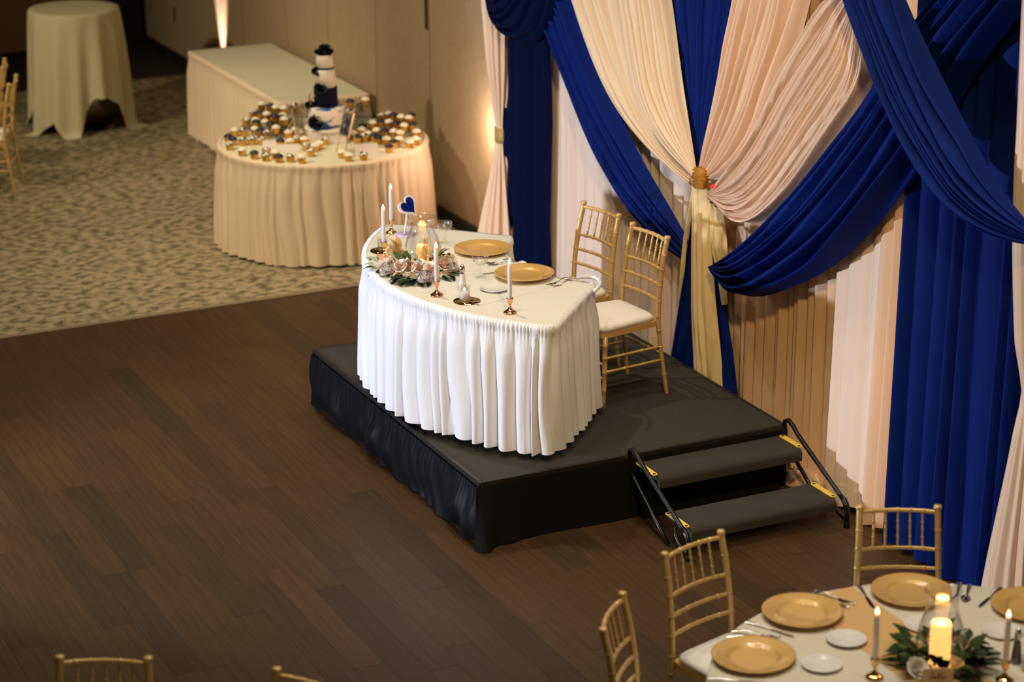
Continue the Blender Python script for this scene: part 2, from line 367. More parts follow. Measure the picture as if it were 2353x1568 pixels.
band('satin_tail', [(1636, 448), (1634, 500), (1640, 560), (1652, 620), (1662, 700)], [(1660, 480), (1668, 530), (1672, 570), (1668, 640), (1672, 700)], 1.96, 3, .04, .02, gold_tail,
     'short bunched champagne tail hanging under the crushed swag', seed=13, rod=False)
band('navy_swag', [(2210, -60), (2110, 50), (2029, 182), (1971, 264), (1932, 311), (1857, 414), (1786, 489), (1710, 562), (1645, 606)],
     [(2420, -60), (2339, 54), (2289, 89), (2200, 246), (2121, 379), (2075, 443), (1993, 550), (1898, 629), (1773, 680), (1712, 692), (1665, 668), (1640, 615)],
     1.87, 7, .14, .04, navy, 'broad navy swag sweeping down from the right to the centre tails', seed=7, n=90, per=14)
band('navy_scarf_drape', [(1950, -60), (1966, 0), (1993, 79), (2025, 164), (2050, 229), (2086, 307), (2121, 371), (2164, 436), (2207, 489), (2261, 532), (2322, 557), (2375, 565)],
     [(2058, -60), (2082, 0), (2121, 89), (2157, 161), (2200, 246), (2243, 332), (2289, 418), (2322, 464), (2375, 525)], 1.66, 8, .10, .035, navy,
     'navy sash crossing over the broad swag at the right', seed=8, n=90)
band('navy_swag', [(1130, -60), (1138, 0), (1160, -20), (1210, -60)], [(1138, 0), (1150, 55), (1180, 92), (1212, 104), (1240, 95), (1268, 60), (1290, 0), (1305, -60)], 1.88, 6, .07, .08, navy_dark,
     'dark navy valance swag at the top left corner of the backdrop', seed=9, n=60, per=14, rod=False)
# tails below the centre tie
band('navy_tail', [(1598, 420), (1587, 540), (1573, 640), (1556, 760), (1538, 860), (1528, 920)], [(1612, 430), (1640, 560), (1664, 680), (1682, 790), (1694, 890), (1700, 940)], 1.97, 7, .05, .03, navy,
     'navy tail spreading below the centre tie to the stage edge', seed=10, rod=False)
band('gold_tail', [(1596, 415), (1593, 590), (1594, 733), (1600, 880), (1604, 960)], [(1624, 425), (1634, 554), (1645, 697), (1656, 804), (1664, 900), (1668, 960)], 1.925, 4, .03, .03, gold_tail,
     'wide antique gold tail hanging from the centre tie', seed=11, rod=False)
band('gold_tail', [(1594, 415), (1591, 440), (1573, 540), (1565, 620), (1561, 680)], [(1600, 425), (1594, 450), (1580, 540), (1573, 625), (1563, 682)], 1.92, 2, .008, .012, gold_tail,
     'thin gold tail strip left of the wide gold tail', seed=12, rod=False)
tp = at(1610, 409, 'y', 1.89)
mb = MB(); mb.lathe([(.040, -.058), (.046, -.05), (.047, 0), (.046, .05), (.040, .058)], 20, (0, 0, 0), sy=.9)
tb = mb.build('sequin_tie', sequin, loc=tp, label='orange gold sequinned band tying the centre drapes', cat='tieback')
mb = MB()
for k in range(70):
    a = random.uniform(PI*.9, PI*2.1); z = random.uniform(-.05, .05)
    c = Vector((.048*math.cos(a), .044*math.sin(a), z)); q = Vector((math.cos(a)+random.uniform(-.5, .5), math.sin(a)+random.uniform(-.3, .3), random.uniform(-.4, .6))).to_track_quat('Z', 'Y').to_matrix().to_4x4()
    mb.lathe([(.006, 0), (.0055, .0015)], 6, xf=Matrix.Translation(c) @ q)
mb.build('sequins', sequin, tb, kind='stuff')
def column(label, c, prof, tie_z, mat, seed, tie_r, nf=15):
    rng = np.random.default_rng(seed); n = 46; mcount = nf*10; zs = np.linspace(TOP, .015, n); v = np.linspace(0, 1, mcount, endpoint=False)
    ph, am = warp(nf, rng, .45)(v); G = np.zeros((mcount, n, 3)); pz = [p[1] for p in prof][::-1]; pr = [p[0] for p in prof][::-1]; pc = [p[2] for p in prof][::-1]
    for i, z in enumerate(zs):
        r = np.interp(z, pz, pr); k = min(1, abs(z-tie_z)/.25); f = (.5-.5*np.cos(2*PI*(ph+.1*math.sin(4*z))))*am
        rr = .776*r*(1-.30*(.35+.65*k)*(1-f)); th = 2*PI*v
        G[:, i, 0] = c[0]+np.interp(z, pz, pc)+rr*np.cos(th); G[:, i, 1] = c[1]+rr*np.sin(th)*.62; G[:, i, 2] = z
    t = thing('tied_drape_column', label, 'drape', (0, 0, 0))
    MB().grid(G, closed_u=True).build('drape', mat, t)
    MB().lathe([(tie_r, -.055), (tie_r+.006, -.045), (tie_r+.006, .045), (tie_r, .055)], 24, (c[0]+np.interp(tie_z, pz, pc), c[1], tie_z), sy=.66).build('sequin_tie', MAT('pale_gold_sequins', (.80, .55, .2), .25, 1., bump=(160, 1, ONE)), t)
    return t
CR = (2.02, 1.86)
def lx(px, py, Y): p = at(px, py, 'y', Y); return p
edge_r = [lx(2342, 0, 1.86), lx(2334, 214, 1.86), lx(2325, 393, 1.86), lx(2322, 560, 1.86), lx(2327, 764, 1.86), lx(2347, 882, 1.86), lx(2347, 905, 1.86), lx(2327, 977, 1.86), lx(2299, 1106, 1.86), lx(2265, 1247, 1.86), lx(2246, 1340, 1.86)]
prof = [(CR[0]-edge_r[0][0], TOP, 0)]+[(CR[0]-e[0], e[2], 0) for e in edge_r]
column('tall blush column drape tied with a gold band at the right edge', CR, prof, at(2355, 893, 'y', 1.86)[2], satin, 3, .040)
CL = (-3.80, 1.93)
edge_l = [(1110, -40), (1112, 0), (1122, 140), (1138, 270), (1147, 300), (1147, 320), (1128, 400), (1112, 480), (1103, 530), (1090, 620)]
prof = []
for px, py in edge_l:
    e = at(px, py, 'y', 1.93); prof.append((max(.06, CL[0]-e[0]), e[2], 0))
prof = [(prof[0][0], TOP, 0)]+prof+[(.40, .01, 0)]
column('champagne column drape tied with a gold band beside the dark navy drape', CL, prof, at(1152, 310, 'y', 1.93)[2], satin, 4, .05)
# bunched cloth on the floor behind the steps
g = np.zeros((40, 22, 3)); rr = np.random.default_rng(5)
fd_ = [(rr.uniform(0, PI), rr.uniform(14, 40), rr.uniform(0, 6), rr.uniform(.4, 1)) for _ in range(9)]
for i in range(40):
    for j in range(22):
        u, v = i/39, j/21; h = 0
        for a, k, ph_, w_ in fd_: h += w_*(1-abs(math.sin((u*1.6*math.cos(a)+v*.6*math.sin(a))*k*.5+ph_)))**2
        e = min(1, 6*u*(1-u))*min(1, 5*v*(1-v))
        g[i, j] = (-.16+.50*u+.02*math.sin(20*v), 1.86+.17*v+.012*math.sin(17*u), .004+.026*h*e+.015*e)
MB().grid(g).build('bunched_cloth', blush, label='crumpled cream cloth bunched on the floor behind the black steps', cat='cloth')
# ------------------------------------------------------------------ stage and steps
SX, SY = 2.365, 1.845
st = thing('stage_platform', 'low carpeted stage platform with a black skirt', 'stage', (0, 0, 0))
for a, b in ((-SX, -SX/2-.003), (-SX/2+.003, 0)):
    d = MB().box(a+.02, .02, HS-.05, b-.02, SY-.02, HS).build('deck_panel', deck_carpet, st)
    t = MB(); e = .022
    t.box(a, 0, HS-.055, b, e, HS+.004, .003); t.box(a, SY-e, HS-.055, b, SY, HS+.004, .003)
    t.box(a, e, HS-.055, a+e, SY-e, HS+.004, .003); t.box(b-e, e, HS-.055, b, SY-e, HS+.004, .003)
    t.build('edge_trim', black_trim, d)
for x in (-SX+.1, -SX/2-.1, -SX/2+.1, -.1):
    for y in (.12, SY-.12): MB().lathe([(.022, 0), (.022, HS-.05)], 10, (x, y, 0)).build('leg', black_metal, st)
# bunched satin along the front, hanging in loose loops
n = 260; rows = 22; G = np.zeros((n, rows, 3)); xs = np.linspace(-SX-.004, .006, n); sr = np.random.default_rng(8)
ph, am = warp(70, sr, .6)(np.linspace(0, 1, n)); cl = np.array([-2.36, -1.98, -1.72, -1.3, -1.02, -.70, -.45, -.22, .02]); lo = [0, .09, .0, .11, .0, .07, 0, .03, 0]
for i, x in enumerate(xs):
    k = np.interp(x, cl, np.arange(len(cl))); loop = abs(math.sin(PI*k/2))**1.5*(.55+.45*math.sin(3.1*x+1))
    for j in range(rows):
        t = j/(rows-1); f = .5-.5*math.cos(2*PI*(ph[i]+.25*t)); big = .5+.5*math.sin(5.2*x+2.2*t+math.sin(9*x))
        belly = math.sin(PI*min(1, t*1.02))**1.4
        out = .008+.007*f*(1-t)**2+belly*(.010+.085*loop*t*1.3)+.022*big*t*(1-t*.3)+.016*math.sin(19*x+6*t+3*math.sin(5*x))*t*(.4+loop)+.008*math.sin(41*x-5*t+2*math.sin(9*x))*t
        z = HS-.02-(HS-.03)*(t-.10*loop*t*t*math.sin(PI*t*.5))
        G[i, j] = (x+.05*math.sin(3.3*x+2*t)*t*(1-t), -out, max(.008, z))
MB().grid(G).build('satin_skirt', black_satin, st)['label'] = 'bunched black satin front skirt'
n = 90; G = np.zeros((n, 10, 3))
for i in range(n):
    y = -.02+(SY+.02)*i/(n-1)
    for j in range(10):
        t = j/9; fl_ = math.exp(-(y/.16)**2)
        G[i, j] = (.006+.008*math.sin(9*y+1)*t+fl_*t*(.05+.03*math.sin(40*y)), y-fl_*t*.03, max(.006, HS-.02-(HS-.022)*t))
MB().grid(G).build('end_skirt', black_cloth, st)
G = np.zeros((40, 6, 3))
for i in range(40):
    y = SY*i/39
    for j in range(6): G[i, j] = (-SX-.004-.01*math.sin(30*y)*j/5, y, HS-.02-(HS-.03)*j/5)
MB().grid(G).build('end_skirt', black_cloth, st)
# steps
sp = thing('stage_steps', 'two-tread black portable steps with yellow strips at the stage end', 'steps', (0, 0, 0))
YA, YB = .905, 1.80
for (x0, x1, z) in ((.012, .245, .312), (.335, .585, .150)):
    mb = MB(); prof = [(x0, z-.03), (x0, z)]+[(x1-.03+.03*math.sin(a), z-.03+.03*math.cos(a)) for a in np.linspace(0, PI/2, 6)]+[(x1, z-.065), (x1-.02, z-.065), (x1-.02, z-.03)]
    nn = len(prof); v = [(x, YA+.012, zz) for x, zz in prof]+[(x, YB-.012, zz) for x, zz in prof]
    mb.add(v, [tuple(range(nn)), tuple(range(2*nn-1, nn-1, -1))]+[(i, nn+i, nn+(i+1) % nn, (i+1) % nn) for i in range(nn)], False)
    tr = mb.build('tread', deck_carpet_b, sp)
    for y0 in (YA-.012, YB-.022):
        mb = MB(); pts = []
        for cx, s in ((x1-.045, 0), (x0+.02, 1)):
            for a in np.linspace(-PI/2, PI/2, 7): pts.append((cx+(.017*math.cos(a))*(1 if s == 0 else -1), y0+.017+.017*math.sin(a)*(1 if s == 0 else -1)))
        mb.prism(pts, z+.0005, z+.004).build('safety_strip', yellow, tr)
        for cx in (x1-.045, x0+.02): MB().lathe([(.0085, .004), (.0085, .0052), (.004, .0052)], 10, (cx, y0+.017, z)).build('bolt', black_metal, tr)
for y in (YA-.03, YB+.03):
    s = -1 if y < 1 else 1
    mb = MB(); mb.tube([(-.012, y, .20), (-.012, y, .33), (.0, y, .385), (.035, y, .402), (.08, y, .385), (.13, y, .35), (.25, y, .295), (.57, y, .150), (.60, y, .128), (.618, y, .10)], .013, 10)
    mb.build('side_rail', black_metal, sp)
    MB().tube([(.02, y, .26), (.06, y, .235), (.30, y, .085), (.42, y, .012)], .011, 10).build('rear_leg', black_metal, sp)
    MB().tube([(.56, y, .155), (.60, y, .145), (.622, y, .12), (.626, y, .07), (.626, y, .022)], .0135, 10).build('front_leg', black_metal, sp)
    MB().tube([(.48, y, .13), (.50, y, .085), (.54, y, .052), (.60, y, .042), (.624, y, .045)], .011, 10).build('brace', black_metal, sp)
    MB().lathe([(.016, 0), (.017, .004), (.016, .032), (.0135, .036)], 12, (.626, y, 0)).build('rubber_foot', black_cloth, sp)
MB().box(.02, YA+.02, .002, .05, YB-.02, .23).build('riser_cloth', black_cloth, sp)
# ------------------------------------------------------------------ skirts and tables
def skirt_mesh(path, z0, z1, npl, amp, head, seed, flare=.03, closed=True, ruffle=.006, rows=18, per=12, shir=2.0):
    P = np.array(path, float); Q = np.vstack([P, P[:1]]) if closed else P
    d = np.r_[0, np.cumsum(np.linalg.norm(np.diff(Q, axis=0), axis=1))]
    m_ = int(d[-1]/.008); s_ = np.linspace(0, d[-1], m_, endpoint=False); D = np.stack([np.interp(s_, d, Q[:, 0]), np.interp(s_, d, Q[:, 1])], 1)
    D = sum(np.roll(D, q, 0) for q in range(-7, 8))/15; Q = np.vstack([D, D[:1]]); d = np.r_[0, np.cumsum(np.linalg.norm(np.diff(Q, axis=0), axis=1))]; n = npl*per
    s = np.linspace(0, d[-1], n, endpoint=not closed); X = np.interp(s, d, Q[:, 0]); Y = np.interp(s, d, Q[:, 1])
    if closed: tx = np.roll(X, -3)-np.roll(X, 3); ty = np.roll(Y, -3)-np.roll(Y, 3)
    else: tx = np.gradient(X); ty = np.gradient(Y)
    l = np.hypot(tx, ty)+1e-9; nx, ny = ty/l, -tx/l
    rng = np.random.default_rng(seed); ph, am = warp(npl, rng, .6)(s/d[-1])
    ph2 = ph*shir+.2*np.sin(ph*3); G = np.zeros((n, rows, 3))
    for j in range(rows):
        z = z1-(z1-z0)*(0, .012, .03, .05, .07, .10)[j] if j < 6 else z1-(z1-z0)*(.10+.90*(j-5)/(rows-6))
        t = (z1-z)/(z1-z0); k = min(1, t/.25); f = np.abs(np.sin(PI*(ph+.14*math.sin(4*t)+.10*np.sin(ph*.7+5*t))))
        f2 = .5-.5*np.cos(2*PI*ph2)
        hk = (1 if t*(z1-z0) < head else max(0, 1-(t*(z1-z0)-head)/.05))
        o = (-.014 if j == 0 else .004)+flare*t+hk*(ruffle*f2+.006*(j in (1, 2, 3)))+amp*k*(f**.9)*am*(.35+.65*t**.6)
        G[:, j, 0] = X+nx*o; G[:, j, 1] = Y+ny*o; G[:, j, 2] = z-(.006*np.sin(ph*.9)*(j == rows-1))
    return MB().grid(G, closed_u=closed)
TH = .742; HT = HS+TH
# head table (quarter-ring serpentine top)
C0 = np.array([-1.19, 1.49]); RO, RI = 1.49, .70
arc = lambda r, a0, a1, k: [(C0[0]+r*math.cos(a), C0[1]+r*math.sin(a)) for a in np.radians(np.linspace(a0, a1, k))]
outline = arc(RO, -137, -43, 40)+arc(RI, -43, -137, 24)
ht = thing('head_table', 'white-skirted curved head table on the stage platform', 'table', (0, 0, 0))
MB().prism(outline, HT-.035, HT).build('table_top', cream_cloth, ht)
sk = skirt_mesh(arc(RO, -137, -43, 60)+arc(RI, -43, -137, 30), HS+.045, HT+.004, 54, .066, .05, 21, flare=.0, rows=22, per=22, shir=4.6, ruffle=.009).build('table_skirt', white_skirt, ht)
for i in (2, 37):
    for a in (-132, -48): pass
for r_, a in ((RO-.12, -130), (RO-.12, -50), (RI+.1, -128), (RI+.1, -52)):
    MB().lathe([(.014, 0), (.014, TH-.035)], 8, (C0[0]+r_*math.cos(math.radians(a)), C0[1]+r_*math.sin(math.radians(a)), HS)).build('leg', black_metal, ht)
def ridge(p, q, w, h, parent):      # raised folded edge of a cloth overlay
    p, q = Vector(p), Vector(q); d = (q-p).normalized(); s = Vector((-d.y, d.x, 0)); n = 14; G = np.zeros((n, 5, 3))
    for i in range(n):
        c = p.lerp(q, i/(n-1))
        for j, (o, z) in enumerate(((-.5, .0004), (-.42, h), (0, h*1.1), (.42, h*.8), (.5, .0004))): G[i, j] = tuple(c+s*o*w+Vector((0, 0, z)))
    return MB().grid(G).build('cloth_fold', cream_cloth, parent)
for (a, b, wd) in (((1098, 702), (1306, 648), .035), ((1058, 632), (1205, 603), .05), ((1010, 572), (1085, 568), .03)):
    ridge(at(*a, 'z', HT), at(*b, 'z', HT), wd, .006, ht)
# bunched end of cloth at the inner right corner
rp = [at(*p, 'z', HT) for p in ((1325, 643), (1345, 639), (1365, 641), (1378, 648), (1378, 662), (1368, 672))]
MB().tube([(p[0], p[1], HT+.008+.004*(i % 2)) for i, p in enumerate(resample(rp, 16))], [.008+.005*(i % 2) for i in range(16)], 8).build('bunched_hem', white_skirt, ht)
# round cake table and the long table behind it
def ring(c, r, n=72): return [(c[0]+r*math.cos(2*PI*i/n), c[1]+r*math.sin(2*PI*i/n)) for i in range(n)]
CK = (-5.72, 1.385); CR_ = .765; CZ = .752
t = thing('round_cake_table', 'round skirted table holding the cake and cupcakes', 'table', (0, 0, 0))
MB().lathe([(0, CZ-.03), (CR_, CZ-.03), (CR_+.004, CZ-.01), (CR_, CZ)], 72, (*CK, 0)).build('table_top', sage_cloth, t)
skirt_mesh(ring(CK, CR_), .02, CZ+.006, 50, .05, .06, 31, flare=.025).build('table_skirt', tan_skirt, t)
MB().lathe([(.25, 0), (.03, .03), (.03, CZ-.03)], 16, (*CK, 0)).build('pedestal', black_metal, t)
LX0, LX1, LY0, LY1 = -9.30, -7.0, 1.52, 2.28
t = thing('long_buffet_table', 'long empty skirted table against the beige wall', 'table', (0, 0, 0))
MB().prism([(LX0, LY0), (LX1, LY0), (LX1, LY1), (LX0, LY1)], .72, .75).build('table_top', sage_cloth, t)
rect = [(LX0, LY0), (LX1, LY0), (LX1, LY1), (LX0, LY1)]
path = []
for i in range(4):
    a, b = np.array(rect[i]), np.array(rect[(i+1) % 4]); path += [tuple(a+(b-a)*k/20) for k in range(20)]
skirt_mesh(path, .02, .756, 66, .048, .05, 33, flare=.012).build('table_skirt', tan_skirt, t)
for x in (LX0+.1, LX1-.1):
    for y in (LY0+.1, LY1-.1): MB().lathe([(.015, 0), (.015, .72)], 8, (x, y, 0)).build('leg', black_metal, t)
# cocktail table under a floor-length cloth
CT = (-10.08, .735); t = thing('cocktail_table', 'tall round cocktail table with a steel base', 'table', (*CT, 0))
MB().lathe([(0, 1.045), (.39, 1.045), (.39, 1.066), (0, 1.066)], 48).build('table_top', gold_paint, t)
MB().lathe([(.30, 0), (.30, .012), (.05, .03), (.035, .06), (.035, 1.045)], 24).build('pedestal', black_metal, t)
hem = {-180: .10, -140: 0., -112: .17, -92: .19, -76: 0., -58: .12, -44: .16, -28: 0.0, -17: .06, -8: .22, 2: .34, 18: .34, 32: .27, 42: .06, 52: 0., 66: 0., 88: .2, 120: 0., 150: .2, 180: .10}
hk = np.array(sorted(hem)); hv = np.array([hem[k] for k in hk]); n = 300; rows = 34; G = np.zeros((n, rows, 3))
for i in range(n):
    a = -180+360*i/n; h = np.interp(a, hk, hv); ar = math.radians(a); cor = max(0, 1-h/.2)
    for j in range(rows):
        if j < 8: r_, z = .395*j/7, 1.072-(.003 if j == 7 else 0)
        else:
            u = (j-8)/(rows-9); L = 1.07-h+.10*cor; dpt = u*L; z = 1.062-dpt
            fold = .5-.5*math.cos(math.radians(a)*13+.6*math.sin(2*ar)+.5*u)
            r_ = .398+.012*u+(.055*fold+.055*cor)*u**.7+.02*math.sin(ar*5)*u
            if z < .006: r_ += (.006-z)*.9; z = .006+.002*fold
        G[i, j] = (r_*math.cos(ar), r_*math.sin(ar), z)
MB().grid(G, closed_u=True).build('tablecloth', MAT('pale_sage_tablecloth', (.58, .53, .33), .8), loc=(*CT, 0), label='pale cream cloth draped to the floor over the cocktail table', cat='tablecloth')
# round guest table
GT = (3.547, .349); GR = .925; GZ = .765
t = thing('guest_table', 'large round guest table at the lower right under a cream cloth', 'table', (*GT, 0))
MB().lathe([(0, GZ-.03), (GR-.006, GZ-.03), (GR-.006, GZ-.004), (0, GZ-.004)], 72).build('table_top', gold_paint, t)
for k in range(4):
    a = PI/4+k*PI/2; MB().tube([(.7*math.cos(a), .7*math.sin(a), 0), (.68*math.cos(a), .68*math.sin(a), GZ-.03)], .016, 8).build('leg', black_metal, t)
n = 320; rows = 20; G = np.zeros((n, rows, 3))
for i in range(n):
    a = 2*PI*i/n; fold = .5-.5*math.cos(a*19+.9*math.sin(3*a))
    for j in range(rows):
        if j < 8: r_, z = GR*j/7, GZ-(.003 if j == 7 else 0)
        else:
            u = (j-8)/(rows-9); r_ = GR+.006+.004*min(1, u*12)+.045*fold*u**.8; z = GZ-.008-(GZ-.03)*u
        G[i, j] = (r_*math.cos(a), r_*math.sin(a), z)
MB().grid(G, closed_u=True).build('tablecloth', MAT('ivory_tablecloth', (.67, .62, .50), .8, bump=(250, .06, ONE)), loc=(*GT, 0), label='cream cloth covering the large round guest table', cat='tablecloth')
RUN = GZ+.0005
G = np.zeros((40, 9, 3))
for i in range(40):
    x = GT[0]-math.sqrt(GR**2-.15**2)+.004+1.80*i/39
    for j in range(9):
        y = .352+(j/8-.5)*.29+.004*math.sin(3*x+j); G[i, j] = (x, y, RUN+.001+.0015*math.sin(x*9+j*1.1)**2)
MB().grid(G).build('table_runner', MAT('gold_runner_cloth', (.66, .42, .16), .6, sheen=.2), label='gold cloth runner across the round guest table', cat='runner')
# ------------------------------------------------------------------ chiavari chairs
def node_tube(mb, pts, r0, r1, nodes, n=8, rn=.0026, w=.006):
    P = np.array(pts, float); d = np.r_[0, np.cumsum(np.linalg.norm(np.diff(P, axis=0), axis=1))]; L = d[-1]
    ts = list(np.linspace(0, 1, max(8, len(P)*3))); rad = {}
    for t in nodes:
        for o, k in ((-w, 0), (-w*.35, 1), (w*.35, 1), (w, 0)):
            q = min(1, max(0, t+o/L)); ts.append(q); rad[q] = k
    ts = sorted(set(ts)); S_ = [np.array([np.interp(t*L, d, P[:, i]) for i in range(3)]) for t in ts]
    mb.tube(S_, [r0+(r1-r0)*t+rn*rad.get(t, 0) for t in ts], n); return mb
def chair_parts():
    parts = []
    R = {0: (.195, -.235), .25: (.187, -.197), .44: (.182, -.178), .60: (.178, -.186), .78: (.172, -.212), .905: (.169, -.242)}
    zk = sorted(R); bx = lambda z: np.interp(z, zk, [R[k][0] for k in zk]); by = lambda z: np.interp(z, zk, [R[k][1] for k in zk])
    RZ = (.888, .725, .640, .555)
    for s in (-1, 1):
        zz = np.linspace(0, .905, 24); mb = MB()
        node_tube(mb, [(s*bx(z), by(z), z) for z in zz], .0115, .0155, [z/.905 for z in (.12, .21, .29, .38, .465, .555, .64, .725, .81)], 10, .0022, .007)
        mb.lathe([(.0155, -.004), (.018, 0), (.0185, .010), (.016, .017), (.006, .019), (0, .019)], 12, (s*bx(.905), by(.905), .902))
        parts.append(('rear_leg', mb, gold_paint))
        mb = MB(); node_tube(mb, [(s*.200, .198, 0), (s*.192, .186, .22), (s*.186, .178, .415)], .0105, .0155, (.25, .5, .7, .88), 10); parts.append(('front_leg', mb, gold_paint))
    for i, z in enumerate(RZ):
        bow = .028 if i < 2 else .022; X = bx(z); mb = MB()
        pts = [(X*q, by(z)-bow*(1-q*q), z) for q in np.linspace(-1, 1, 15)]
        node_tube(mb, pts, .0105 if i == 0 else .0092, .0105 if i == 0 else .0092, (.167, .333, .5, .667, .833), 8); parts.append(('top_rail' if i == 0 else 'back_rail', mb, gold_paint))
    for q in (-.62, -.31, 0, .31, .62):
        p0 = (bx(RZ[1])*q, by(RZ[1])-.028*(1-q*q), RZ[1]); p1 = (bx(RZ[0])*q, by(RZ[0])-.028*(1-q*q), RZ[0]); mb = MB()
        node_tube(mb, [p0, [(a+b)/2 for a, b in zip(p0, p1)], p1], .0058, .0058, (.30, .5, .70), 7, .002, .005); parts.append(('spindle', mb, gold_paint))
    for s in (-1, 1):
        for z in (.21, .29):
            mb = MB(); node_tube(mb, [(s*bx(z), by(z), z), (s*.194, .188, z)], .0078, .0078, (.33, .66), 7); parts.append(('stretcher', mb, gold_paint))
    for z, y0, x0 in ((.25, .187, .191), (.17, .19, .194)):
        mb = MB(); node_tube(mb, [(-x0, y0, z), (x0, y0, z)], .0078, .0078, (.33, .66), 7); parts.append(('stretcher', mb, gold_paint))
    mb = MB(); node_tube(mb, [(-bx(.25), by(.25), .25), (bx(.25), by(.25), .25)], .0078, .0078, (.33, .66), 7); parts.append(('stretcher', mb, gold_paint))
    def rr(wf, wb, yf, yb, cr, k=6):
        o = []
        for cx, cy, a0 in ((wf-cr, yf-cr, 0), (-wf+cr, yf-cr, 90), (-wb+cr, yb+cr, 180), (wb-cr, yb+cr, 270)):
            for a in np.linspace(a0, a0+90, k): o.append((cx+cr*math.cos(math.radians(a)), cy+cr*math.sin(math.radians(a))))
        return o
    o = rr(.200, .178, .205, -.185, .03); mb = MB().prism(o, .408, .442); parts.append(('seat_frame', mb, gold_paint))
    mb = MB(); out = rr(.205, .176, .215, -.168, .05); n = len(out); v = []; cx = 0; cy = .02
    lv = ((.96, .442), (1.0, .448), (1.015, .458), (1.0, .470), (.93, .481), (.75, .490), (.45, .494), (.15, .495))
    for k, z in lv: v += [(cx+(x-cx)*k, cy+(y-cy)*k, z) for x, y in out]
    f = [(j*n+i, j*n+(i+1) % n, (j+1)*n+(i+1) % n, (j+1)*n+i) for j in range(len(lv)-1) for i in range(n)]+[tuple((len(lv)-1)*n+i for i in range(n))]
    mb.add(v, f); parts.append(('seat_cushion', mb, ivory))
    return parts
CP = [(nm, mb.mesh(nm, m)) for nm, mb, m in chair_parts()]
chair0 = None
def chair(x, y, face, z, label, group):
    """x,y = middle of the back posts at the top; face = heading in degrees the sitter looks to"""
    global chair0
    a = math.radians(face); rz = a-PI/2; lx_, ly_ = x+.242*math.cos(a), y+.242*math.sin(a)
    if chair0 is None:
        chair0 = thing('chiavari_chair', label, 'chair', (lx_, ly_, z), rz, group)
        for nm, me in CP: OB(nm, me, chair0)
        return chair0
    return copytree(chair0, label, (lx_, ly_, z), rz, group)
G1, G2, G3 = 'gold chairs behind the head table', 'gold chairs around the round guest table', 'gold chairs at tables out of view'
chair(-1.452, 1.462, -81, HS, 'gold chiavari chair behind the head table, the one farther from the steps', G1)
chair(-.925, 1.492, -84, HS, 'gold chiavari chair behind the head table with its whole white seat showing', G1)
chair(2.232, -.035, 16, 0, 'gold chiavari chair with white seat tucked left of the two nearest chargers', G2)
chair(2.300, .956, -26.5, 0, 'gold chiavari chair facing the viewer beyond the round guest table', G2)
chair(2.672, -.651, 49, 0, 'gold chiavari chair seen edge-on left of the round guest table', G2)
chair(2.168, -2.566, -28, 0, 'gold chair back cropped by the bottom edge at lower left', G3)
chair(2.70, -1.93, -61, 0, 'corner of a gold chair back poking in at the bottom edge', G3)
chair(-8.129, -.315, -114, 0, 'gold chair with white seat at the left edge on the carpet', G3)
chair(-8.795, -.222, -107, 0, 'gold chair behind the other one at the left edge on the carpet', G3)
# ------------------------------------------------------------------ tableware
def meshof(fn, name, mats): mb = MB(); fn(mb); return mb.mesh(name, mats)
charger_prof = [(0, .004), (.085, .004), (.098, .006), (.104, .013), (.112, .0165), (.155, .021), (.163, .023), (.165, .0215), (.163, .019), (.15, .014), (.11, .006), (.10, .0), (0, 0)]
charger_me = meshof(lambda m: m.lathe(charger_prof, 64, cap=False), 'charger', charger_gold)
def beaded(m):
    m.lathe(charger_prof, 64, cap=False)
    for i in range(84):
        a = 2*PI*i/84; m.lathe([(0, -.0028), (.0024, -.0014), (.0024, .0014), (0, .0028)], 5, (.163*math.cos(a), .163*math.sin(a), .0235))
charger_bead_me = meshof(beaded, 'charger', charger_gold)
plate_me = meshof(lambda m: m.lathe([(0, .003), (.045, .003), (.052, .006), (.075, .0125), (.080, .014), (.081, .0128), (.076, .010), (.052, .001), (.045, 0), (0, 0)], 48, cap=False), 'bread_plate', white_gloss)
def lay(name, me, px, z, label, cat, group=None, rz=0, dxy=(0, 0)):
    p = at(*px, 'z', z); return OB(name, me, None, (p[0]+dxy[0], p[1]+dxy[1], z), rz, label, cat, group)
HZ = HT+.0005; GZT = GZ+.0006
for px, lb in (((1205, 634), 'gold charger plate on the head table nearest the steps'), ((1109, 577), 'gold charger plate on the head table beside the floral centrepiece')):
    lay('charger_plate', charger_me, px, HT+.007 if px[0] > 1150 else HT+.001, lb, 'plate', 'gold chargers on the head table')
for px, lb, zz in (((1731, 1515), 'gold charger in front of the white chair seat, nearest on the guest table', GZT), ((1843, 1413), 'gold charger partly on the gold runner', RUN+.004), ((2093, 1366), 'gold charger before the chair facing the viewer', GZT+.001), ((2370, 1399), 'gold charger cut by the right edge', GZT)):
    lay('charger_plate', charger_bead_me, px, zz, lb, 'plate', 'gold chargers on the guest table')
for px, zz, lb in (((1137, 666), HZ, 'small white plate in front of the nearer head table charger'), ((1888, 1531), GZT, 'small white plate beside the nearest gold charger'), ((1945, 1473), GZT+.003, 'small white plate between the gold runner and nearest candle'),
                   ((2122, 1440), GZT, 'small white plate behind the hurricane glass on the guest table'), ((2302, 1455), GZT, 'small white plate behind the right taper candle')):
    lay('bread_plate', plate_me, px, zz, lb, 'plate', 'small white bread plates')
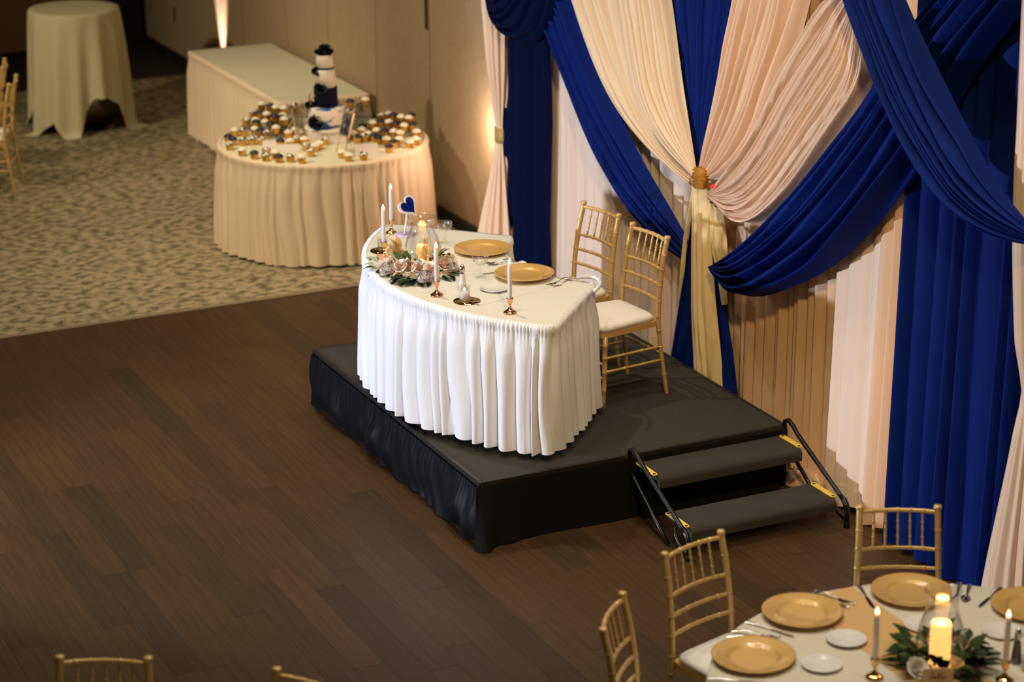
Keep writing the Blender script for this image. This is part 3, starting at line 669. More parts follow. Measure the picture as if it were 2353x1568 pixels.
def cutlery(kind):
    h = MB(); n = 12
    G = np.zeros((n, 5, 3)); L = .115
    for i in range(n):
        t = i/(n-1); w_ = .0035+.0055*(1-t)**1.5+.003*math.exp(-((t-.02)/.05)**2); zc = .004+.010*math.sin(PI*t)**2*(1 if kind != 'knife' else .3)
        for j, (o, dz) in enumerate(((-1, 0), (-.6, .0022), (0, .003), (.6, .0022), (1, 0))): G[i, j] = (-L+L*t, o*w_, zc+dz)
    h.grid(G)
    hd = MB()
    if kind == 'fork':
        G = np.zeros((7, 5, 3))
        for i in range(7):
            t = i/6; w_ = .0035+.009*min(1, t*1.6)
            for j in range(5): G[i, j] = (.04*t, (j/2-1)*w_, .004-.006*math.sin(PI*t*.7)+.004*t+.0015)
        hd.grid(G)
        for y in (-.0105, -.0035, .0035, .0105): hd.tube([(.038, y, .0035), (.060, y, .003), (.085, y*.95, .009)], [.0019, .0017, .0009], 5)
    elif kind == 'spoon':
        G = np.zeros((10, 9, 3))
        for i in range(10):
            t = i/9; w_ = .0035*(1-t)+.019*math.sin(PI*min(1, .05+t*.95))**.7
            for j in range(9):
                q = j/4-1; G[i, j] = (.062*t, q*w_, .002+.006*q*q+.003*t)
        hd.grid(G)
    else:
        P_ = [(0, -.006), (.02, -.008), (.09, -.009), (.112, -.002), (.113, .003), (.09, .0085), (0, .006)]
        hd.prism(P_, .0015, .0035)
    return h.mesh('handle', steel), hd.mesh({'fork': 'tines', 'spoon': 'bowl', 'knife': 'blade'}[kind], steel)
CUT = {k: cutlery(k) for k in ('fork', 'spoon', 'knife')}
def place_cut(kind, a, b, z, label, group):
    """a = pixel of the handle end, b = pixel of the working end"""
    p, q = at(*a, 'z', z), at(*b, 'z', z); d = q-p; L = math.hypot(d[0], d[1]); ang = math.atan2(d[1], d[0]); tot = {'fork': .2, 'spoon': .177, 'knife': .228}[kind]
    t = thing(kind, label, kind, (p[0]+d[0]*.115/tot, p[1]+d[1]*.115/tot, z), ang, group)
    OB('handle', CUT[kind][0], t); OB({'fork': 'tines', 'spoon': 'bowl', 'knife': 'blade'}[kind], CUT[kind][1], t)
gh, gg = 'cutlery on the head table', 'cutlery on the guest table'
for k, a, b, z, lb in (('fork', (1309, 640), (1257, 657), HT+.007, 'steel fork nearer the gold charger by the head table edge'), ('fork', (1316, 644), (1275, 659), HT+.001, 'outer steel fork beside the gold charger at the skirted corner'),
                       ('knife', (1190, 622), (1116, 630), HT+.001, 'steel knife peeping left of the nearer head table charger'), ('knife', (1160, 562), (1086, 563), HT+.001, 'steel knife behind the farther head table charger'),
                       ('fork', (1178, 600), (1110, 607), HT+.001, 'steel fork in front of the farther head table charger'), ('fork', (1180, 605), (1122, 610), HT+.001, 'second steel fork in front of the farther head table charger')):
    place_cut(k, a, b, z, lb, gh)
for k, a, b, lb in (('knife', (1714, 1430), (1828, 1467), 'steel knife between the two left guest table chargers'), ('fork', (1673, 1465), (1786, 1475), 'steel fork closer to the nearest gold charger'),
                    ('fork', (1688, 1453), (1790, 1468), 'steel fork beside the knife left of the nearest charger'), ('fork', (1871, 1369), (1948, 1399), 'outer steel fork on the runner right of a charger'),
                    ('fork', (1882, 1363), (1958, 1389), 'inner steel fork on the runner nearer the table rim'), ('knife', (1974, 1347), (2008, 1401), 'steel knife left of the charger before the facing chair'),
                    ('fork', (2205, 1342), (2195, 1386), 'steel fork right of the charger before the facing chair'), ('spoon', (2228, 1345), (2216, 1386), 'steel teaspoon right of the charger before the facing chair'),
                    ('knife', (2302, 1351), (2247, 1399), 'steel knife left of the charger at the right edge'), ('knife', (1632, 1562), (1760, 1572), 'steel knife below the nearest gold charger at the bottom edge')):
    place_cut(k, a, b, GZT+(.004 if k == 'fork' and a[0] in (1871, 1882) else .0), lb, gg)
coupe_prof = [(.036, 0), (.036, .002), (.012, .005), (.0045, .012), (.0042, .062), (.010, .070), (.030, .080), (.042, .096), (.045, .118), (.0445, .126), (.0435, .126), (.0435, .118), (.040, .097), (.028, .082), (0, .076)]
coupe_me = meshof(lambda m: m.lathe(coupe_prof, 32, cap=False), 'coupe_glass', glass)
wine_me = meshof(lambda m: m.lathe([(0, .078), (.027, .083), (.0375, .097), (.040, .103), (0, .103)], 28, cap=False), 'sparkling_wine', GLASS('pale_drink', (.95, .93, .80), .5))
for px, lb in (((1104, 638), 'stemmed coupe glass between the two gold chargers'), ((1022, 559), 'stemmed coupe glass behind the farther gold charger')):
    OB('coupe_glass', coupe_me, None, (*at(*px, 'z', HT)[:2], HT+.001), 0, lb, 'glass', 'coupe glasses on the head table')
# candlesticks and taper candles
cs_prof = [(0, 0), (.034, 0), (.036, .004), (.033, .009), (.024, .014), (.014, .022), (.008, .032), (.005, .040), (.007, .046), (.013, .054), (.0155, .066), (.0155, .076), (.019, .079), (.019, .081), (.012, .081), (.012, .060), (0, .058)]
cs_me = [meshof(lambda m: m.lathe(cs_prof, 32, cap=False), 'candlestick', x) for x in (rose_gold, brass)]
def taper(h):
    a = MB(); a.lathe([(0, 0), (.0115, 0), (.0112, h-.012), (.0108, h-.01)], 16, cap=False); b = MB(); b.lathe([(.0108, h-.02), (.0108, h-.001), (.009, h), (0, h)], 16, cap=False)
    f = MB(); f.lathe([(0, h), (.007, h+.001), (.0092, h+.007), (.007, h+.016), (.003, h+.026), (0, h+.031)], 14, cap=False)
    return a.mesh('taper_candle', wax), b.mesh('wax_tip', tip_glow), f.mesh('flame', flame)
TP = taper(.212)
for px, z, mi, lb, lc in (((1172, 720), HT, 0, 'brass candlestick nearest the right front corner of the head table', 'white LED taper candle nearest the right front corner of the head table'),
                      ((1004, 680), HT, 0, 'brass candlestick in front of the roses', 'white LED taper candle in front of the roses'),
                      ((883, 588), HT, 1, 'brass candlestick left of the roses by the left glass votive', 'white LED taper candle left of the roses'),
                      ((900, 537), HT, 1, 'brass candlestick at the rear beside the heart mirror', 'white LED taper candle at the rear beside the heart mirror'),
                      ((2009, 1559), GZ, 1, 'brass candlestick left of the guest table greenery', 'LED taper candle left of the guest table greenery'),
                      ((2308, 1566), GZ, 1, 'brass candlestick right of the guest table greenery', 'LED taper candle right of the guest table greenery')):
    p = at(*px, 'z', z); OB('candlestick', cs_me[mi], None, (p[0], p[1], z+.001), 0, lb, 'candlestick', 'brass candlesticks')
    c = OB('taper_candle', TP[0], None, (p[0], p[1], z+.001+.0585), 0, lc, 'candle', 'LED taper candles'); OB('wax_tip', TP[1], c); OB('flame', TP[2], c)
# hurricane vases with pillar candles
hv = [(.062, 0), (.075, .004), (.086, .03), (.090, .07), (.086, .115), (.074, .165), (.060, .205), (.0535, .235), (.056, .265), (.066, .288), (.0675, .290), (.0655, .2895), (.0535, .265), (.051, .235), (.0575, .205), (.0715, .165), (.0835, .115), (.0875, .07), (.0835, .03), (.073, .007), (0, .006)]
hv_me = meshof(lambda m: m.lathe(hv, 48, cap=False), 'hurricane_vase', glass)
HP = at(972, 614, 'z', HT); GP = at(2166, 1535, 'z', GZ)
OB('hurricane_vase', hv_me, None, (HP[0], HP[1], HT+.001), 0, 'clear hurricane glass rising from the roses on the head table', 'vase').scale = (1.2, 1.2, 1.0)
OB('hurricane_vase', hv_me, None, (GP[0]-.03, GP[1]+.005, GZ+.003), 0, 'clear hurricane glass among dark greenery on the guest table', 'vase').scale = (1.08, 1.08, 1.08)
def pillar(loc, h, r, m, lb):
    mb = MB(); mb.lathe([(0, 0), (r, 0), (r, h-.012), (r*.93, h-.002), (r*.82, h-.001), (r*.74, h-.012), (0, h-.018)], 32, cap=False)
    o = mb.build('pillar_candle', m, loc=loc, label=lb, cat='candle'); MB().lathe([(.006, h-.018), (.0055, h), (0, h+.012)], 10).build('flame', flame, o); return o
pillar((HP[0], HP[1], HT+.008), .122, .035, wax_glow, 'glowing pillar candle behind gold sprigs inside the head table hurricane')
pillar((GP[0]-.03, GP[1]+.005, GZ+.010), .172, .041, wax_glow_b, 'bright glowing pillar candle inside the guest table hurricane')
lamp('POINT', (HP[0], HP[1], HT+.19), .4, (1, .55, .2), .03); lamp('POINT', (GP[0]-.03, GP[1]+.005, GZ+.225), .9, (1, .55, .2), .03)
# gold mirrors, votives, shakers
for px, lb in (((1073, 693), 'round gold mirror coaster under the shaker at the table front'), ((880, 577), 'round gold mirror coaster under the left votive')):
    p = at(*px, 'z', HT); OB('mirror_coaster', meshof(lambda m: m.lathe([(0, 0), (.073, 0), (.073, .003), (0, .003)], 40, cap=False), 'mirror_coaster', gold_mirror), None, (p[0], p[1], HT+.001), 0, lb, 'coaster')
vot_me = meshof(lambda m: m.lathe([(.030, 0), (.032, .004), (.033, .075), (.0335, .078), (.031, .078), (.030, .012), (0, .010)], 32, cap=False), 'votive_glass', glass)
vw_me = meshof(lambda m: m.lathe([(0, .0), (.027, 0), (.027, .034), (0, .035)], 24, cap=False), 'votive_wax', wax)
for px, lb, hw in (((1067, 692), 'clear glass votive holding white wax on the front gold mirror', 1), ((880, 577), 'clear glass votive on the left gold mirror', 0)):
    p = at(*px, 'z', HT); o = OB('votive_glass', vot_me, None, (p[0], p[1], HT+.0045), 0, lb, 'votive')
    if hw: OB('wax_fill', vw_me, o, (0, 0, .012))
def shaker(loc, lb, fill, capm, s=1.):
    t = thing('shaker', lb, 'shaker', loc)
    MB().lathe([(0, 0), (.026*s, 0), (.026*s, .01), (.020*s, .05), (.0135*s, .10), (.0125*s, .108)], 10, cap=False).build('glass_body', glass, t)
    MB().lathe([(0, .004), (.022*s, .004), (.0175*s, .05), (.0125*s, .092), (0, .093)], 16, cap=False).build('contents', fill, t)
    MB().lathe([(.0135*s, .105), (.0145*s, .108), (.0138*s, .130), (.010*s, .142), (0, .147)], 16, cap=False).build('cap', capm, t)
p = at(1064, 678, 'z', HT); p2 = at(1063, 668, 'z', HT); shaker((p2[0], p2[1], HT+.001), 'tall tapered glass salt shaker with chrome cap behind the front votive', salt_m, steel)
p = at(2335, 1524, 'z', GZ); shaker((p[0], p[1], GZ+.001), 'dark pepper shaker behind the right taper candle at the right edge', pepper_m, steel)
p = at(2362, 1540, 'z', GZ); shaker((p[0], p[1], GZ+.001), 'glass salt shaker cut by the right edge', salt_m, steel, 1.15)
# heart mirror
def heart(n=48, s=1.):
    o = []
    for i in range(n):
        t = 2*PI*i/n; o.append((s*16*math.sin(t)**3/17, s*(13*math.cos(t)-5*math.cos(2*t)-2*math.cos(3*t)-math.cos(4*t))/17))
    return o[::-1]
p = at(930, 541, 'z', HT); hm = thing('heart_mirror', 'heart-shaped white vanity mirror on a lilac base at the rear of the head table', 'mirror', (p[0], p[1], HT+.001))
MB().lathe([(0, 0), (.062, 0), (.062, .006), (.05, .011), (0, .012)], 32, cap=False).build('base', lilac, hm)
ct = np.array(at(938, 474, 'x', p[0]+.01))-np.array([p[0], p[1], HT+.001])
MB().tube([(0, 0, .01), (ct[0]*.2, ct[1]*.3, ct[2]*.35), (ct[0]-.02, ct[1]*.85, ct[2]-.075), (ct[0]-.012, ct[1], ct[2]-.02)], .006, 8).build('neck', white_plastic, hm)
nv = Vector((.82, .225, .51)).normalized(); upv = (Vector((0, 0, 1))-nv*nv.z).normalized(); rt = upv.cross(nv); tilt = math.radians(28)
u2 = upv*math.cos(tilt)-rt*math.sin(tilt)*-1*-1; r2 = u2.cross(nv)
XF = Matrix(((r2.x, u2.x, nv.x, ct[0]), (r2.y, u2.y, nv.y, ct[1]), (r2.z, u2.z, nv.z, ct[2]), (0, 0, 0, 1)))
MB().prism(heart(s=.073), -.006, .004, XF).build('frame', white_plastic, hm); MB().prism(heart(s=.058), .004, .0052, XF).build('mirror_glass', mirror, hm)
# ------------------------------------------------------------------ flowers
def rose_mesh(r, name, m0, m1):
    mb = MB(); rng = random.Random(3)
    for L, (k, rad, h, op) in enumerate(((3, .22, .55, .02), (4, .42, .60, .10), (5, .68, .55, .28), (6, .95, .40, .5))):
        mb.cur = 1 if L < 2 else 0
        for i in range(k):
            a0 = 2*PI*i/k+L*.7+rng.uniform(-.15, .15); wd = 2*PI/k*.72; G = np.zeros((6, 6, 3))
            for u in range(6):
                for v in range(6):
                    q = u/5; s_ = (v/5-.5)*2; a = a0+s_*wd*(.55+.45*math.sin(PI*min(1, q*.8+.2))); rr_ = rad*(.35+.65*q**.6)+op*max(0, q-.7)*.8
                    z = -.35+(h+.35)*q*(1-.18*s_*s_)-.25*op*max(0, q-.75)*4*(1-.3*s_*s_); G[u, v] = (rr_*math.cos(a)*r, rr_*math.sin(a)*r, z*r)
            mb.grid(G)
    return mb.mesh(name, [m0, m1])
rose_me = rose_mesh(.039, 'rose', rose_m, rose_c); rose_w_me = rose_mesh(.038, 'rose', white_rose_m, white_rose_m)
def leaf_mesh(L, W, m, curl=.25, serr=0, name='leaf'):
    G = np.zeros((9, 5, 3))
    for i in range(9):
        t = i/8; w_ = W*math.sin(PI*t**.8)**.9*(1+serr*(i % 2))
        for j in range(5): s_ = j/2-1; G[i, j] = (L*t, s_*w_*.5, curl*L*math.sin(PI*t*.8)*.5+abs(s_)*w_*.18-curl*L*t*t*.35)
    return MB().grid(G).mesh(name, m)
lf = {'green': leaf_mesh(.075, .034, leaf_g), 'dark': leaf_mesh(.08, .032, leaf_d), 'pale': leaf_mesh(.055, .04, leaf_pale), 'gold': leaf_mesh(.075, .032, leaf_gold), 'peach': leaf_mesh(.07, .034, leaf_peach, .2)}
def fern_mesh(L, m):
    mb = MB(); mb.tube([(0, 0, 0), (L*.5, 0, .01), (L, 0, -.012)], [.0016, .0012, .0006], 5)
    for i in range(16):
        t = .08+.9*i/16; l = .045*math.sin(PI*(.25+.75*t))*1.1
        for s in (-1, 1):
            x = L*t; z = .01*math.sin(PI*t)-.010*t*t; mb.add([(x, 0, z), (x+l*.35, s*l*.45, z+.004), (x+l*.55, s*l, z-.004), (x+l*.1, s*l*.55, z)], [(0, 1, 2, 3)])
    return mb.mesh('fern_frond', m)
fern_me = fern_mesh(.15, leaf_d)
def hydr_mesh(r, m):
    mb = MB(); rng = random.Random(9)
    for k in range(95):
        z = rng.uniform(-.2, 1); a = rng.uniform(0, 2*PI); q = math.sqrt(max(0, 1-z*z)); d = Vector((q*math.cos(a), q*math.sin(a), z)); c = d*r*rng.uniform(.85, 1.08)
        X = Matrix.Translation(c) @ d.to_track_quat('Z', 'Y').to_matrix().to_4x4() @ Matrix.Rotation(rng.uniform(0, 6), 4, 'Z'); s_ = r*.30
        for b in range(4):
            b_ = b*PI/2; cc, ss = math.cos(b_), math.sin(b_)
            mb.add([(0, 0, 0), (s_*(cc*.6-ss*.35), s_*(ss*.6+cc*.35), .003), (s_*cc, s_*ss, .001), (s_*(cc*.6+ss*.35), s_*(ss*.6-cc*.35), .003)], [(0, 1, 2, 3)], True, X)
    return mb.mesh('hydrangea_head', m)
hyd_me = hydr_mesh(.036, hyd)
def sprig_mesh(L, m, nb=15):
    mb = MB(); mb.tube([(0, 0, 0), (.004, 0, L*.5), (0, 0, L)], [.0016, .0013, .0006], 5); rng = random.Random(4)
    for i in range(nb):
        t = .12+.86*i/nb; l = .034*(1-.75*t)+.008
        for s in (-1, 1, .4, -.4):
            x = s*l; z0 = L*t; mb.tube([(0, 0, z0), (x*.5, rng.uniform(-.006, .006), z0+l*.4), (x, rng.uniform(-.008, .008), z0+l*.95)], [.0012, .0010, .0005], 4)
            for q in (.5, .75, 1.): mb.lathe([(0, -.0022), (.002, 0), (0, .0022)], 5, (x*q, 0, z0+l*.95*q))
    return mb.mesh('gold_sprig', m)
sprig_me = sprig_mesh(.15, gold_sprig)
def put(me, name, parent, pos, yaw=0, pitch=0, roll=0, s=1., label=None):
    o = OB(name, me, parent, pos, label=label); o.rotation_euler = (roll, pitch, yaw); o.scale = (s, s, s); return o
fa = thing('floral_centrepiece', 'rose and fern wreath around the hurricane on the head table', 'flowers', (HP[0], HP[1], HT+.001))
def rel(px, z): p = at(*px, 'z', HT+z); return (p[0]-HP[0], p[1]-HP[1], z)
MB().lathe([(.085, 0), (.13, 0), (.135, .012), (.12, .022), (.095, .02), (.085, 0)], 28, cap=False).build('moss_ring', leaf_d, fa)
camyaw = math.atan2(CAM[1]-HP[1], CAM[0]-HP[0])
for i, (px, z, s) in enumerate((((920, 613), .055, 1.), ((940, 614), .05, 1.1), ((966, 617), .045, 1.25), ((990, 620), .045, 1.1), ((918, 590), .08, 1.3), ((905, 582), .07, 1.25), ((1008, 608), .05, 1.0), ((1021, 607), .05, 1.15), ((1036, 600), .05, 1.15), ((906, 605), .05, 1.1))):
    put(rose_me if i not in (4, 5, 8) else rose_w_me, 'rose', fa, rel(px, z), i*1.3, .55+.1*(i % 3), 0, s).rotation_euler = (0, .75, camyaw+(i-4)*.12)
for px, z, s in (((890, 622), .03, 1.2), ((977, 640), .03, 1.15), ((1040, 618), .025, .9)): put(hyd_me, 'hydrangea_head', fa, rel(px, z), .4, .5, 0, s)
for px, z, yaw, pitch, kind, s in (((917, 598), .10, 200, -.4, 'green', 1.), ((930, 596), .10, 160, -.5, 'green', .9), ((944, 600), .10, 220, -.6, 'green', 1.), ((1010, 592), .08, 60, -.7, 'green', 1.2), ((1018, 590), .075, 20, -.3, 'green', 1.2), ((1006, 596), .08, 90, -.9, 'green', 1.1),
                                   ((960, 600), .11, 250, -.7, 'pale', 1.2), ((966, 608), .09, 300, -.8, 'pale', 1.1), ((946, 602), .10, 110, -.6, 'gold', 1.1), ((868, 604), .04, 215, -.2, 'pale', 1.3), ((858, 610), .03, 240, .1, 'pale', 1.1), ((852, 600), .04, 200, -.1, 'pale', 1.), ((878, 600), .05, 190, -.2, 'peach', 1.2), ((898, 596), .06, 180, -.5, 'gold', 1.2),
                                   ((862, 616), .02, 250, .2, 'green', 1.), ((915, 617), .03, 270, .2, 'gold', .9), ((925, 625), .03, 290, .3, 'gold', .9), ((1004, 622), .03, 345, .15, 'gold', 1.35), ((1000, 628), .03, 320, .3, 'peach', 1.2), ((1012, 626), .03, 330, .3, 'peach', 1.2), ((950, 628), .03, 290, .4, 'gold', .8), ((990, 632), .02, 300, .4, 'peach', 1.1),
                                   ((912, 580), .10, 230, -1., 'gold', 1.2), ((918, 574), .11, 200, -1.1, 'gold', 1.1), ((930, 640), .015, 280, .1, 'dark', 1.2), ((945, 645), .015, 300, .1, 'dark', 1.2), ((900, 628), .02, 250, .2, 'dark', 1.)):
    put(lf[kind], 'leaf', fa, rel(px, z), math.radians(yaw-16), pitch, 0, s)
for px, z, yaw, pitch, s in (((925, 628), .012, -75, .28, 1.), ((910, 628), .012, -100, .38, .9), ((950, 640), .012, -50, .05, 1.), ((940, 636), .014, -62, .10, 1.05), ((975, 645), .01, -20, .05, .8), ((1020, 632), .012, 5, .08, .8), ((1030, 622), .012, 25, .05, .8), ((965, 640), .012, -38, .05, .9), ((890, 620), .012, -120, .3, .8)):
    put(fern_me, 'fern_frond', fa, rel(px, z), math.radians(yaw), pitch, 0, s)
for px, z, pitch, roll, s in (((976, 612), .03, .12, .05, 1.1), ((990, 610), .04, .10, .3, 1.0), ((930, 602), .05, .0, -.4, .9), ((924, 600), .06, 0, -.6, .8)):
    o = put(sprig_me, 'gold_sprig', fa, rel(px, z), 0, 0, 0, s); o.rotation_euler = (Matrix.Rotation(camyaw+PI/2, 4, 'Z') @ Matrix.Rotation(roll, 4, 'Y') @ Matrix.Rotation(pitch, 4, 'X')).to_euler()
# greenery on the guest table
gf = thing('greenery_centrepiece', 'dark leafy wreath around the hurricane on the guest table', 'flowers', (GP[0]-.03, GP[1]+.02, GZ+.003))
MB().lathe([(.088, 0), (.135, 0), (.14, .012), (.12, .024), (.095, .02), (.088, 0)], 28, cap=False).build('moss_ring', leaf_d, gf)
lg = [leaf_mesh(.085, .042, leaf_g), leaf_mesh(.095, .04, leaf_d), leaf_mesh(.08, .045, MAT('deep_green_leaf', (.018, .040, .008), .6, spec=.2)), leaf_mesh(.06, .03, leaf_gold)]
rr = random.Random(12)
for k in range(64):
    a = rr.uniform(0, 2*PI); r_ = rr.uniform(.095, .14); z = rr.uniform(.015, .06)
    put(lg[rr.choice((0, 1, 1, 2, 2, 2, 0, 3))], 'leaf', gf, (r_*math.cos(a), r_*math.sin(a), z), a+rr.uniform(-.7, .7), rr.uniform(-.9, .1), rr.uniform(-.4, .4), rr.uniform(.8, 1.25))
for k in range(9):
    a = k*.7; put(fern_me, 'fern_frond', gf, (.12*math.cos(a), .12*math.sin(a), .02), a, .05-.3*(k % 2), 0, .9)
for k in range(6):
    a = -.4+.35*k; put(hyd_me, 'pine_cone_cluster', gf, (.135*math.cos(a-.4), .135*math.sin(a-.4), .02), a, 0, 0, .55)
q = at(2107, 1548, 'z', GZ+.06); put(rose_w_me, 'rose', gf, (q[0]-GP[0]+.03, q[1]-GP[1]-.02, .075), 0, .7, 0, 1.15)
q = at(2100, 1480, 'z', GZ+.06); put(rose_w_me, 'rose', gf, (q[0]-GP[0]+.03, q[1]-GP[1]-.02, .055), 2, .5, 0, 1.1)
# table card
p = at(2153, 1591, 'z', GZ); tcd = thing('table_card', 'tan table sign lettered in brown script before the greenery', 'sign', (p[0], p[1], GZ+.001), camyaw+PI/2-.02)
MB().box(-.058, -.002, 0, .058, .002, .098).build('card', kraft, tcd); MB().box(-.03, -.012, 0, .03, .016, .006).build('stand', kraft, tcd)
def stroke(pts, parent_mb, r=.0015, sc=.011, ox=-.034, oz=.056):
    P_ = resample([(x, y) for x, y in pts], 26); parent_mb.tube([(ox+(x+.28*y)*sc, -.0022, oz+y*sc) for x, y in P_], r, 5)
mb = MB()
stroke([(-.3, 2.1), (.4, 2.4), (1.6, 2.3)], mb); stroke([(.75, 2.35), (.6, 1.2), (.45, .1), (.6, 0), (1.0, .2)], mb)
stroke([(2.0, .8), (1.6, 1.), (1.25, .6), (1.3, .05), (1.7, .1), (2.0, .8), (2.0, .1), (2.4, .2)], mb)
stroke([(2.4, .2), (3.0, 1.6), (3.05, 2.4), (2.75, 2.2), (2.65, .6), (2.8, 0), (3.2, .1), (3.35, .7), (3.0, .9), (2.75, .6)], mb)
stroke([(3.3, .6), (4.0, 1.6), (4.1, 2.4), (3.8, 2.2), (3.7, .4), (3.95, 0), (4.4, .4)], mb)
stroke([(4.4, .4), (5.0, .7), (4.9, 1.0), (4.55, .8), (4.6, .1), (5.0, 0), (5.6, .5)], mb)
mb.build('lettering', ink, tcd)
# ------------------------------------------------------------------ cake
cb = at(752, 321, 'z', CZ); cake = thing('wedding_cake', 'four-tier white and navy wedding cake with sugar flowers', 'cake', (cb[0], cb[1], CZ+.103))
def tier(r, z0, z1, m, nm='cake_tier', e=.006): return MB().lathe([(0, z0), (r, z0), (r, z1-e), (r-e*.6, z1-e*.2), (r-e*1.5, z1), (0, z1)], 48, cap=False).build(nm, m, cake)
tier(.135, 0, .155, cake_water); tier(.087, .155, .30, cake_navy); tier(.076, .30, .43, cake_marble); tier(.062, .43, .535, cake_white)
MB().lathe([(.0635, .43), (.0645, .432), (.0645, .443), (.0635, .445)], 40).build('ribbon', navy_petal, cake)
MB().lathe([(.1355, .012), (.137, .013), (.137, .024), (.1355, .025)], 40).build('ribbon', navy_petal, cake)
peony = rose_mesh(.05, 'sugar_flower', navy_petal, navy_petal)
def flower(px, h, s, out):
    q = at(*px, 'z', CZ+.103+h); pos = (q[0]-cb[0], q[1]-cb[1], h); o = OB('sugar_flower', peony, cake, pos); o.scale = (s, s, s); o.rotation_euler = (0, .0 if out == 0 else .9, camyaw); return o
cyaw = math.atan2(CAM[1]-cb[1], CAM[0]-cb[0]); fv = Vector((math.cos(cyaw), math.sin(cyaw), 0)); sv = Vector((-math.sin(cyaw), math.cos(cyaw), 0))
for side, fwd, h, s, pt in ((.0, .0, .555, 1.25, 0), (.004, .0, .585, .85, .2), (.028, .012, .552, .8, .3), (-.03, .01, .552, .85, .3), (-.062, .045, .42, .7, .9), (-.035, .078, .30, .95, .8), (-.075, .12, .055, 1.15, 1.1), (-.115, .04, .165, .8, .7)):
    c = sv*side+fv*fwd; o = OB('sugar_flower', peony, cake, (c.x, c.y, h)); o.scale = (s, s, s); o.rotation_euler = (0, pt, cyaw)
for k, (h, sd) in enumerate(((.20, -.115), (.24, -.118), (.19, -.105), (.22, -.108))):
    c = sv*sd+fv*.05; o = OB('leaf', lf['gold'], cake, (c.x, c.y, h-.03)); o.rotation_euler = (0, -1.35+.15*k, cyaw+PI/2*(1 if k % 2 else -1)); o.scale = (1.1, 1.1, 1.1)
mb = MB(); mb.box(-.14, -.14, 0, .14, .14, .088, .004); mb.lathe([(0, .088), (.165, .088), (.165, .1015), (0, .1015)], 40, cap=False)
mb.build('cake_stand', MAT('white_cake_stand', (.78, .72, .66), .5), loc=(cb[0], cb[1], CZ+.001), rz=cyaw, label='white box stand under the wedding cake', cat='stand')
# framed print on an easel, and the frame leaning left of the cake
def frame(px, h, w_, yaw, lean, lb, im, z0=0.):
    p = at(*px, 'z', CZ); t = thing('photo_frame', lb, 'picture frame', (p[0], p[1], CZ+.001), yaw); R_ = Matrix.Rotation(-lean, 4, 'X')
    mb = MB(); e = .012
    for b in ((-w_/2, z0, w_/2, z0+e), (-w_/2, z0+h-e, w_/2, z0+h), (-w_/2, z0+e, -w_/2+e, z0+h-e), (w_/2-e, z0+e, w_/2, z0+h-e)): mb.box(b[0], -.005, b[1], b[2], .005, b[3], .002, R_)
    mb.build('frame', MAT('pale_gold_frame', (.62, .48, .28), .35, .4), t); MB().box(-w_/2+e, -.002, z0+e, w_/2-e, .002, z0+h-e, 0, R_).build('print', im, t)
    for x in (-w_/2+.012, w_/2-.012): MB().tube([(x, 0, 0), R_ @ Vector((x, .008, z0+h*.6))], .004, 6).build('easel_leg', gold_paint, t)
    MB().tube([(0, .16, 0), R_ @ Vector((0, .01, z0+h*.7))], .004, 6).build('easel_leg', gold_paint, t)
    return t
frame((782, 352), .185, .125, math.radians(14), .30, 'gold framed dark print on an easel in front of the cake', photo_m, .12)
frame((694, 318), .24, .16, cyaw+PI/2+1.25, .2, 'frame seen nearly edge-on left of the cake', acrylic)
for px, w_, h, lb, dy in (((842, 361), .17, .095, 'white blank card beside the right cupcakes', .2), ((664, 347), .16, .05, 'white blank card in the middle of the left cupcakes', 0), ((624, 338), .13, .05, 'white blank card between left rim cupcakes', 0)):
    p = at(*px, 'z', CZ); t = thing('tent_card', lb, 'card', (p[0], p[1], CZ+.001), cyaw+PI/2+dy)
    mb = MB(); mb.add([(-w_/2, -.02, 0), (w_/2, -.02, 0), (w_/2, 0, h), (-w_/2, 0, h), (-w_/2, .02, 0), (w_/2, .02, 0)], [(0, 1, 2, 3), (5, 4, 3, 2)], False); mb.build('folded_card', paper, t)
# ------------------------------------------------------------------ cupcakes
def cup(mb):
    n = 28; v = []
    for r, z in ((.0245, 0), (.0315, .041)):
        for i in range(n): q = r*(1+.035*(i % 2)); a = 2*PI*i/n; v.append((q*math.cos(a), q*math.sin(a), z))
    mb.add(v, [(i, (i+1) % n, n+(i+1) % n, n+i) for i in range(n)]+[tuple(range(n-1, -1, -1)), tuple(range(n, 2*n))], False)
cup_me = meshof(cup, 'cupcake', cup_gold)
def frost(mb): mb.lathe([(.030, .040), (.033, .042), (.0332, .047), (.031, .050), (.0295, .052), (.025, .057), (.021, .059), (.017, .062), (.009, .065), (0, .0665)], 18, cap=False)
fr = {k: meshof(frost, 'icing', m) for k, m in (('w', icing_w), ('n', icing_n), ('m', icing_m))}
KIND = {'w': 'white-iced', 'n': 'navy-iced', 'm': 'navy-and-white swirled'}
ORD = ['first', 'second', 'third', 'fourth', 'fifth', 'sixth', 'seventh', 'eighth', 'ninth', 'tenth', 'eleventh', 'twelfth', 'thirteenth']
